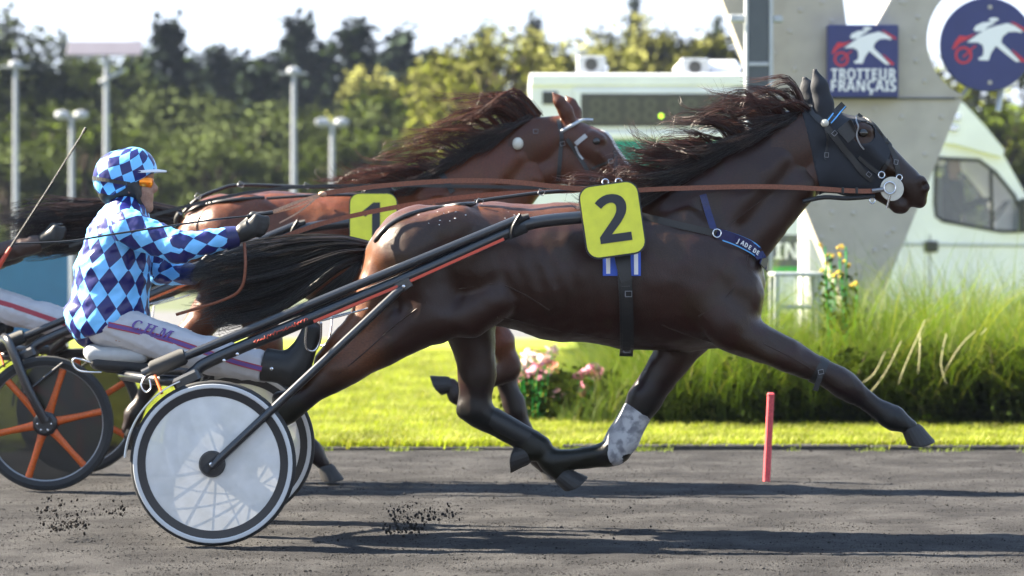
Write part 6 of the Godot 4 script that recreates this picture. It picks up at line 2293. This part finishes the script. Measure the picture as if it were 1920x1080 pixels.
func build_near_team() -> void:
	var h := make_near_horse()
	var b: Body = h.body
	var hb: Body = h.head
	var o := ORIGIN2
	make_sulky(o, false, 0.0, "near sulky with white disc wheels and red-striped black shafts")
	make_driver({"origin": o, "offset": Vector3.ZERO, "torso": Vector3.ZERO, "label": "person in blue diamond-check silks and helmet driving the near sulky, whip in hand", "silk": true, "jacket": mats.silk, "trim": mats.navy, "stripe": mats.purple,
		"arms": [[[243, 428, 0.185], [335, 464, 0.25], [440, 444, 0.20]], [[252, 432, -0.17], [305, 505, -0.22], [362, 515, -0.13]]]})
	# ear hood: a tight cloth over the back of the head
	var hood := thing("ear_hood", o + Q2(1560, 300, 0), "black cloth ear hood over the leading horse's head", "horse hood")
	var hh := Body.new(Vector3(hb.o.x, hb.o.y, hb.o.z), hb.o + Vector3(hb.nx - 2, hb.ny - 2, hb.nz - 2) * hb.h, hb.h, hb.k)
	hh.nx = hb.nx; hh.ny = hb.ny; hh.nz = hb.nz
	hh.a = hb.a.duplicate()
	var poly := PackedVector2Array()
	for q in [[1502, 120], [1560, 120], [1600, 190], [1640, 225], [1668, 268], [1660, 296], [1640, 318], [1652, 336], [1642, 352], [1620, 372], [1560, 400], [1543, 372], [1530, 320], [1506, 215]]:
		var p := Q2(q[0], q[1], 0)
		poly.append(Vector2(p.x, p.y))
	var eye := Q2(1614, 251, 0)
	hh.keep(func(v: Vector3) -> float:
		var d := 1e9
		var p := Vector2(v.x, v.y)
		for i in poly.size():
			d = minf(d, p.distance_to(Geometry2D.get_closest_point_to_segment(p, poly[i], poly[(i + 1) % poly.size()])))
		if Geometry2D.is_point_in_polygon(p, poly): d = -d
		var e := 0.062 - Vector2((v.x - eye.x) * 0.95, (v.y - eye.y) * 1.05).length()
		return maxf(d, e), -0.006)
	var hm := mesh_node("cloth", body_mesh(hh.surface(0.006)), mats.hood, hood)
	hm.position = -Q2(1560, 300, 0)
	# bridle
	var br := thing("bridle", o, "black leather bridle with white bit disc on the leading horse", "bridle")
	var S := func(called: String, pts: Array, w: float, m: Material, lift: float) -> MeshInstance3D:
		var st := new_st()
		strap(st, lay(hb, pts.map(func(p): return Q2(p[0], p[1], 0.0)), lift), w, 0.004)
		return part(called, st, m, br)
	S.call("cheek_strap", [[1514, 204], [1528, 222], [1545, 240], [1570, 272], [1596, 302], [1612, 322], [1632, 338]], 0.026, mats.leather, 0.013)
	S.call("browband", [[1548, 232], [1560, 218], [1574, 204], [1582, 196]], 0.034, mats.leather, 0.013)
	S.call("browband_piping", [[1546, 229], [1558, 214], [1570, 202], [1577, 194]], 0.005, mats.sky_piping, 0.017)
	S.call("browband_piping", [[1553, 233], [1565, 220], [1577, 208], [1585, 199]], 0.005, mats.sky_piping, 0.017)
	S.call("blinker", [[1574, 258], [1590, 244], [1597, 240]], 0.075, mats.leather, 0.017)
	S.call("blinker_stay", [[1606, 216], [1600, 228], [1603, 240], [1600, 256], [1606, 272], [1614, 282]], 0.006, mats.steel, 0.022)
	S.call("noseband", [[1657, 262], [1664, 276], [1673, 292], [1678, 312], [1680, 330]], 0.022, mats.leather, 0.008)
	S.call("face_strap", [[1608, 214], [1630, 232], [1650, 255], [1662, 272]], 0.014, mats.leather, 0.012)
	S.call("jaw_strap", [[1606, 296], [1630, 316], [1648, 324], [1662, 300]], 0.016, mats.leather, 0.012)
	S.call("throat_strap", [[1541, 240], [1547, 262], [1545, 285], [1543, 300]], 0.008, mats.leather, 0.013)
	for q in [[1559, 252, 0.8], [1545, 292, 1.5], [1625, 328, -0.7], [1675, 305, 1.4]]:
		var p := Q2(q[0], q[1], 0)
		buckle(br, Vector3(p.x, p.y, hb.near_z(p.x, p.y) + 0.02), q[2])
	var st := new_st()
	var pb := Q2(1541, 233, 0)
	ball(st, Vector3(pb.x, pb.y, hb.near_z(pb.x, pb.y) + 0.022), Vector3.ONE * 0.018, 14, 10)
	part("rosette", st, mats.bit_white, br)
	st = new_st()
	var pd := Q2(1667, 355, 0.0)
	var zd := 0.082
	lathe(st, [Vector2(0.001, -0.004), Vector2(0.052, -0.004), Vector2(0.054, 0.0), Vector2(0.052, 0.004), Vector2(0.001, 0.004)], Vector3(pd.x, pd.y, zd), Vector3(0.12, 0.0, 1), 32)
	part("bit_disc", st, mats.bit_white, br)
	ring(br, "bit_ring", Vector3(pd.x - 0.012, pd.y + 0.004, zd + 0.012), 0.026, 0.0038, mats.chrome)
	for q in [[1648, 329, 0.014], [1681, 334, 0.013], [1631, 377, 0.012]]:
		var p := Q2(q[0], q[1], 0)
		ring(br, "ring", Vector3(p.x, p.y, 0.074), q[2], 0.003, mats.chrome)
	st = new_st()
	tube(st, [Vector3(pd.x - 0.01, pd.y - 0.03, zd + 0.01), Vector3(pd.x - 0.022, pd.y - 0.085, zd)], 0.005, 6)
	part("bit_shank", st, mats.chrome, br)
	st = new_st()
	tube(st, smooth_path([Q2(1505, 378, 0.10), Q2(1545, 370, 0.09), Q2(1590, 372, 0.075), Q2(1640, 368, 0.07)], 4), 0.010, 6)
	part("chin_band", st, mats.leather, br)
	# reins
	var rn := thing("rein", o, "tan leather rein running from the driver's glove to the near horse's bit", "rein")
	st = new_st()
	strap(st, smooth_path([Q2(512, 397, 0.19), Q2(560, 378, 0.19), Q2(604, 364, 0.20)], 4), 0.014, 0.005)
	part("hand_part", st, mats.pale_rein, rn)
	st = new_st()
	strap(st, smooth_path([Q2(512, 400, 0.17), Q2(560, 386, 0.19), Q2(600, 368, 0.20)], 4), 0.008, 0.004)
	strap(st, smooth_path([Q2(590, 374, 0.205), Q2(560, 398, 0.21), Q2(524, 418, 0.21)], 4), 0.007, 0.004)
	part("loose_end", st, mats.pale_rein, rn)
	st = new_st()
	ball(st, Q2(605, 364, 0.20), Vector3(0.02, 0.013, 0.013), 10, 7)
	part("knot", st, mats.pale_rein, rn)
	st = new_st()
	strap(st, smooth_path([Q2(604, 363, 0.20), Q2(720, 348, 0.19), Q2(850, 339, 0.18), Q2(960, 341, 0.17), Q2(1060, 352, 0.15), Q2(1150, 358, 0.14), Q2(1250, 354, 0.15), Q2(1400, 350, 0.165), Q2(1500, 352, 0.15), Q2(1600, 358, 0.115), Q2(1640, 358, 0.10)], 5), 0.021, 0.005)
	part("long_part", st, mats.tan_rein, rn)
	st = new_st()
	tube(st, [Q2(1634, 358, 0.103), Q2(1656, 355, 0.094)], 0.010, 8)
	part("rein_end", st, mats.steel, rn)
	st = new_st()
	for q in [1580, 1606]: slab(st, Q2(q, 357.5, 0.125 - (q - 1580) * 0.0004), Vector3(0.006, 0, 0), Vector3(0, 0.014, 0), Vector3(0, 0, 0.005), 0.002)
	part("keeper", st, mats.leather, rn)
	st = new_st()
	tube(st, smooth_path([Q2(458, 455, 0.2), Q2(460, 500, 0.21), Q2(452, 540, 0.2), Q2(420, 562, 0.18), Q2(330, 590, 0.12)], 5), 0.007, 6, 0.5)
	part("trailing_end", st, mats.tan_rein, rn)
	var rf := thing("rein", o, "far side tan rein running low behind the near horse's back", "rein")
	st = new_st()
	strap(st, smooth_path([Q2(395, 505, -0.14), Q2(600, 420, -0.16), Q2(850, 372, -0.15), Q2(1060, 358, -0.12), Q2(1250, 352, -0.14), Q2(1400, 350, -0.165), Q2(1600, 360, -0.11), Q2(1650, 358, -0.09)], 5), 0.021, 0.005)
	part("long_part", st, mats.tan_rein, rf)
	# whip
	var wp := thing("whip", o + Q2(470, 416, 0.2), "long thin black whip held by the driver in blue, pointing backwards", "whip")
	st = new_st()
	tube(st, smooth_path([Q2(508, 398, 0.185), Q2(470, 405, 0.205), Q2(400, 412, 0.27), Q2(220, 438, 0.34), Q2(130, 452, 0.36), Q2(28, 457, 0.38)], 5).map(func(p): return p - Q2(470, 416, 0.2)), 0.0042, 6)
	part("lash", st, mats.leather, wp)
	st = new_st()
	tube(st, [Q2(512, 398, 0.185) - Q2(470, 416, 0.2), Q2(470, 405, 0.205) - Q2(470, 416, 0.2), Q2(464, 406, 0.21) - Q2(470, 416, 0.2)], 0.009, 8)
	part("grip", st, mats.leather, wp)
	# harness
	var ha := thing("harness", o, "near horse's black harness with blue striped saddle pad and breast strap", "harness")
	var T := func(called: String, pts: Array, w: float, m: Material, lift: float, th := 0.005) -> MeshInstance3D:
		var s2 := new_st()
		strap(s2, lay(b, pts.map(func(p): return Q2(p[0], p[1], 0.0)), lift), w, th)
		return part(called, s2, m, ha)
	var pad: MeshInstance3D = T.call("saddle_pad", [[1161, 400], [1161, 450], [1161, 490], [1161, 516]], 0.165, mats.pad_blue, 0.014, 0.02)
	for x in [1136.0, 1187.0]:
		var s3 := new_st()
		strap(s3, lay(b, [Q2(x, 405), Q2(x, 450), Q2(x, 490), Q2(x, 513.5)], 0.0245), 0.018, 0.004)
		part("white_stripe", s3, mats.pad_white, pad)
	T.call("girth", [[1164, 440], [1165, 500], [1169, 560], [1172, 620], [1174, 655], [1174, 668]], 0.060, mats.leather, 0.026, 0.008)
	T.call("girth_wrap", [[1156, 472], [1162, 500], [1170, 525]], 0.050, mats.leather, 0.036, 0.018)
	T.call("girth_strap", [[1168, 535], [1171, 600], [1173, 655]], 0.036, mats.boot_black, 0.034, 0.006)
	for q in [[1173, 549], [1174, 655]]:
		var p := Q2(q[0], q[1])
		buckle(ha, Vector3(p.x, p.y, b.near_z(p.x, p.y) + 0.036), 0.0, 1.4)
	T.call("breast_strap", [[1195, 404], [1240, 416], [1290, 428], [1335, 438]], 0.030, mats.leather, 0.012)
	var wrap := lay(b, [Q2(1338, 438), Q2(1370, 448), Q2(1400, 461), Q2(1416, 473)], 0.014)
	wrap.append_array([Q2(1428, 485, 0.15), Q2(1437, 496, 0.09), Q2(1440, 500, 0.03)])
	st = new_st()
	for i in wrap.size() - 1:
		strap(st, [wrap[i], wrap[i + 1]], 0.046, 0.006, Vector3(clampf((i - 14) * 0.35, 0.0, 2.0), 0, 1))
	var bs := part("breast_collar", st, mats.navy, ha)
	for dy in [-9.0, 9.0]:
		var s3 := new_st()
		strap(s3, lay(b, [Q2(1350 - dy * 0.3, 442 + dy), Q2(1376 - dy * 0.4, 451 + dy), Q2(1402 - dy * 0.5, 463 + dy), Q2(1416 - dy * 0.6, 473 + dy * 0.8)], 0.0195), 0.005, 0.003)
		part("blue_piping", s3, mats.sky_piping, bs)
	for l in [["J", 1378, 452], ["A", 1386, 456], ["D", 1393, 460], ["E", 1400, 464], ["D", 1409, 470], ["E", 1415, 474]]:
		var p := Q2(l[1], l[2])
		var lm := mesh_node("letter", letters(l[0], 0.020, 0.002), mats.pad_white, bs)
		lm.position = Vector3(p.x, p.y, b.near_z(p.x, p.y) + 0.021)
		lm.rotation = Vector3(0, 0.5, -0.5)
	T.call("neck_strap", [[1314, 366], [1322, 395], [1332, 432]], 0.030, mats.navy, 0.008)
	var rp := Q2(1337, 438)
	ring(ha, "ring", Vector3(rp.x, rp.y, b.near_z(rp.x, rp.y) + 0.016), 0.018, 0.0035, mats.chrome)
	st = new_st()
	tube(st, smooth_path([Q2(1140, 352, 0.04), Q2(1075, 357, 0.05), Q2(1010, 362, 0.07), Q2(940, 371, 0.09), Q2(890, 378, 0.10)], 4), 0.009, 8)
	part("back_strap", st, mats.leather, ha)
	st = new_st()
	tube(st, lay(b, [Q2(890, 383), Q2(840, 388), Q2(790, 397), Q2(755, 410), Q2(728, 428), Q2(708, 452)], 0.012), 0.011, 8)
	part("crupper_strap", st, mats.leather, ha)
	st = new_st()
	tube(st, smooth_path([Q2(722, 430, 0.10), Q2(702, 450, 0.09), Q2(690, 474, 0.07), Q2(686, 486, 0.05)], 4), 0.017, 10)
	part("crupper", st, mats.boot_black, ha)
	for q in [[900, 378], [740, 418], [1015, 361]]:
		buckle(ha, Q2(q[0], q[1], 0.125), -0.4, 1.3)
	st = new_st()
	block(st, Q2(1105, 372, -0.10), Q2(1180, 346, 0.11), 0.02)
	part("saddle", st, mats.leather, ha)
	for q in [[1135, 342], [1160, 341]]:
		ring(ha, "terret", Q2(q[0], q[1], 0.10), 0.014, 0.0035, mats.chrome)
	number_plate(o, Q2(1142, 414, 0.0) + Vector3(0, 0, 0.375), 0.14, "2", "yellow number plate with a black 2 on the leading horse")
	# boots on the legs
	var kb := thing("knee_boot", o + Q2(1160, 838, -0.14), "pale scuffed boot on the leading horse's folded fore knee", "horse boot")
	var kk := Body.new(Q2(1100, 890, -0.26), Q2(1230, 740, -0.02), 0.009, 110.0)
	kk.bone(Q2(1194, 774, -0.14), Q2(1168, 822, -0.14), 0.070, 0.0705)
	kk.bone(Q2(1168, 822, -0.14), Q2(1152, 846, -0.14), 0.0705, 0.068)
	var km := mesh_node("shell", body_mesh(kk.surface()), mats.boot_pale, kb)
	km.position = -Q2(1160, 838, -0.14)
	var cb := thing("shin_boot", o + Q2(960, 800, -0.15), "black shin boot on the leading horse's folded hind leg", "horse boot")
	st = new_st()
	tube(st, [Q2(914, 780, -0.15), Q2(922, 785, -0.15), Q2(990, 822, -0.15), Q2(998, 826, -0.15)].map(func(p): return p - Q2(960, 800, -0.15)), [0.045, 0.055, 0.049, 0.043], 18)
	part("shell", st, mats.boot_black, cb)
	var fb := thing("boot_strap", o + Q2(1536, 694, 0.15), "black strap with a loose end round the outstretched foreleg", "strap")
	st = new_st()
	var d := (Q2(1572, 713, 0.15) - Q2(1480, 667, 0.15)).normalized()
	var c := Q2(1536, 695, 0.15)
	tube(st, [c - d * 0.026, c - d * 0.02, c + d * 0.02, c + d * 0.026].map(func(p): return p - Q2(1536, 694, 0.15)), [0.058, 0.064, 0.062, 0.055], 18)
	part("band", st, mats.boot_black, fb)
	st = new_st()
	strap(st, [c + Vector3(0.0, 0, 0.064), c + Vector3(-0.005, -0.03, 0.066), c + Vector3(-0.024, -0.085, 0.06)].map(func(p): return p - Q2(1536, 694, 0.15)), 0.022, 0.004)
	part("loose_end", st, mats.boot_black, fb)
	buckle(fb, Vector3(0.0, -0.005, 0.07), 0.2, 1.1)

func build_far_team() -> void:
	var h := make_far_horse()
	var b: Body = h.body
	var hb: Body = h.head
	var o := ORIGIN1
	make_sulky(o, true, 0.09, "far sulky with orange-spoked dark wheels at the left edge")
	make_driver({"origin": o, "offset": Vector3(-0.03, 0.10, 0), "torso": Vector3(-0.09, 0, 0), "label": "person in pale trousers on the far sulky, mostly outside the left edge", "silk": false, "jacket": mats.brown_cloth, "trim": mats.brown_cloth, "stripe": mats.crimson,
		"arms": [[[170, 452, 0.20], [235, 535, 0.25], [385, 498, 0.20]], [[180, 445, -0.17], [240, 545, -0.22], [330, 520, -0.13]]]})
	var wp := thing("whip", o + Q1(8, 482, 0.30), "long slanting black whip with a red grip at the left edge", "whip")
	var w0 := Q1(8, 482, 0.30)
	var st := new_st()
	tube(st, [Q1(20, 464, 0.3) - w0, Q1(92, 352, 0.3) - w0, Q1(161, 242, 0.3) - w0], [0.006, 0.005, 0.0045], 6)
	part("lash", st, mats.leather, wp)
	st = new_st()
	tube(st, [Q1(156, 250, 0.3) - w0, Q1(162, 240, 0.3) - w0], 0.008, 6)
	part("tip", st, mats.leather, wp)
	st = new_st()
	tube(st, [Q1(-6, 505, 0.3) - w0, Q1(20, 464, 0.3) - w0], [0.016, 0.009], 8)
	part("grip", st, mats.stripe_red, wp)
	# bridle
	var br := thing("bridle", o, "dark bridle with pale rolled browband on the bay horse with the blaze", "bridle")
	var S := func(called: String, pts: Array, w: float, m: Material, lift: float, round_ := false) -> void:
		var s2 := new_st()
		var l := lay(hb, pts.map(func(p): return Q1(p[0], p[1], 0.0)), lift)
		if round_: tube(s2, l, w / 2, 8)
		else: strap(s2, l, w, 0.004)
		part(called, s2, m, br)
	S.call("browband", [[1052, 248], [1070, 238], [1092, 226], [1112, 226]], 0.020, mats.zinc, 0.012, true)
	S.call("cheek_strap", [[1046, 225], [1052, 255], [1050, 290], [1046, 340]], 0.022, mats.leather, 0.008)
	S.call("blinker_strap", [[1062, 262], [1076, 282], [1094, 310], [1112, 342]], 0.022, mats.leather, 0.010)
	S.call("blinker", [[1078, 272], [1090, 262], [1098, 256]], 0.024, mats.zinc, 0.016)
	S.call("blinker_edge", [[1078, 276], [1084, 290], [1092, 300]], 0.010, mats.zinc, 0.015)
	S.call("noseband", [[1150, 282], [1153, 300], [1151, 320], [1148, 336]], 0.018, mats.leather, 0.008)
	S.call("cross_strap", [[1108, 318], [1126, 310], [1144, 304]], 0.012, mats.leather, 0.008)
	for q in [[1054, 271, 0.2], [1143, 304, 0.2], [1110, 338, 0.9], [1004, 248, 0.0]]:
		var p := Q1(q[0], q[1], 0)
		var z := hb.near_z(p.x, p.y)
		if not is_nan(z): buckle(br, Vector3(p.x, p.y, z + 0.016), q[2], 1.2)
	st = new_st()
	var pp := Q1(971, 271, 0)
	var pz := b.near_z(pp.x, pp.y)
	ball(st, Vector3(pp.x, pp.y, (0.1 if is_nan(pz) else pz) + 0.022), Vector3(0.030, 0.034, 0.026), 12, 9)
	part("pompom", st, mats.bit_white, br)
	# harness
	var ha := thing("harness", o, "bay horse's dark harness straps across its croup and back", "harness")
	st = new_st()
	tube(st, smooth_path([Q1(345, 398, 0.14), Q1(372, 372, 0.15), Q1(410, 356, 0.10), Q1(450, 347, 0.05), Q1(560, 350, 0.04), Q1(650, 352, 0.04), Q1(705, 356, 0.04)], 5), 0.010, 8)
	part("back_strap", st, mats.leather, ha)
	st = new_st()
	tube(st, lay(b, [Q1(352, 402), Q1(380, 388), Q1(430, 378), Q1(500, 372)], 0.014), 0.011, 8)
	part("croup_strap", st, mats.leather, ha)
	st = new_st()
	tube(st, smooth_path([Q1(500, 372, 0.23), Q1(600, 366, 0.22), Q1(690, 366, 0.16)], 4), 0.008, 8)
	part("trace", st, mats.leather, ha)
	st = new_st()
	tube(st, smooth_path([Q1(338, 400, 0.12), Q1(332, 412, 0.11), Q1(334, 424, 0.10)], 4), 0.018, 10)
	part("crupper", st, mats.boot_black, ha)
	for q in [[372, 368], [452, 346], [575, 349]]: buckle(ha, Q1(q[0], q[1], 0.16), -0.4, 1.5)
	st = new_st()
	strap(st, lay(b, [Q1(828, 326), Q1(840, 345), Q1(850, 362)], 0.010), 0.03, 0.005)
	part("neck_strap", st, mats.leather, ha)
	st = new_st()
	block(st, Q1(682, 372, -0.10), Q1(738, 350, 0.12), 0.02)
	part("saddle", st, mats.leather, ha)
	number_plate(o, Q1(707, 418, 0.0) + Vector3(0, 0, 0.375), 0.0, "1", "yellow number plate with a black 1 on the bay horse", 0.98)
	var rn := thing("rein", o, "dark rein of the far horse running above its back to the bridle", "rein")
	st = new_st()
	strap(st, smooth_path([Q1(130, 462, 0.2), Q1(300, 400, 0.2), Q1(500, 356, 0.18), Q1(700, 348, 0.15), Q1(900, 350, 0.16), Q1(1050, 352, 0.16), Q1(1140, 345, 0.13)], 5), 0.018, 0.005)
	part("long_part", st, mats.leather, rn)

func build_small_things() -> void:
	pass
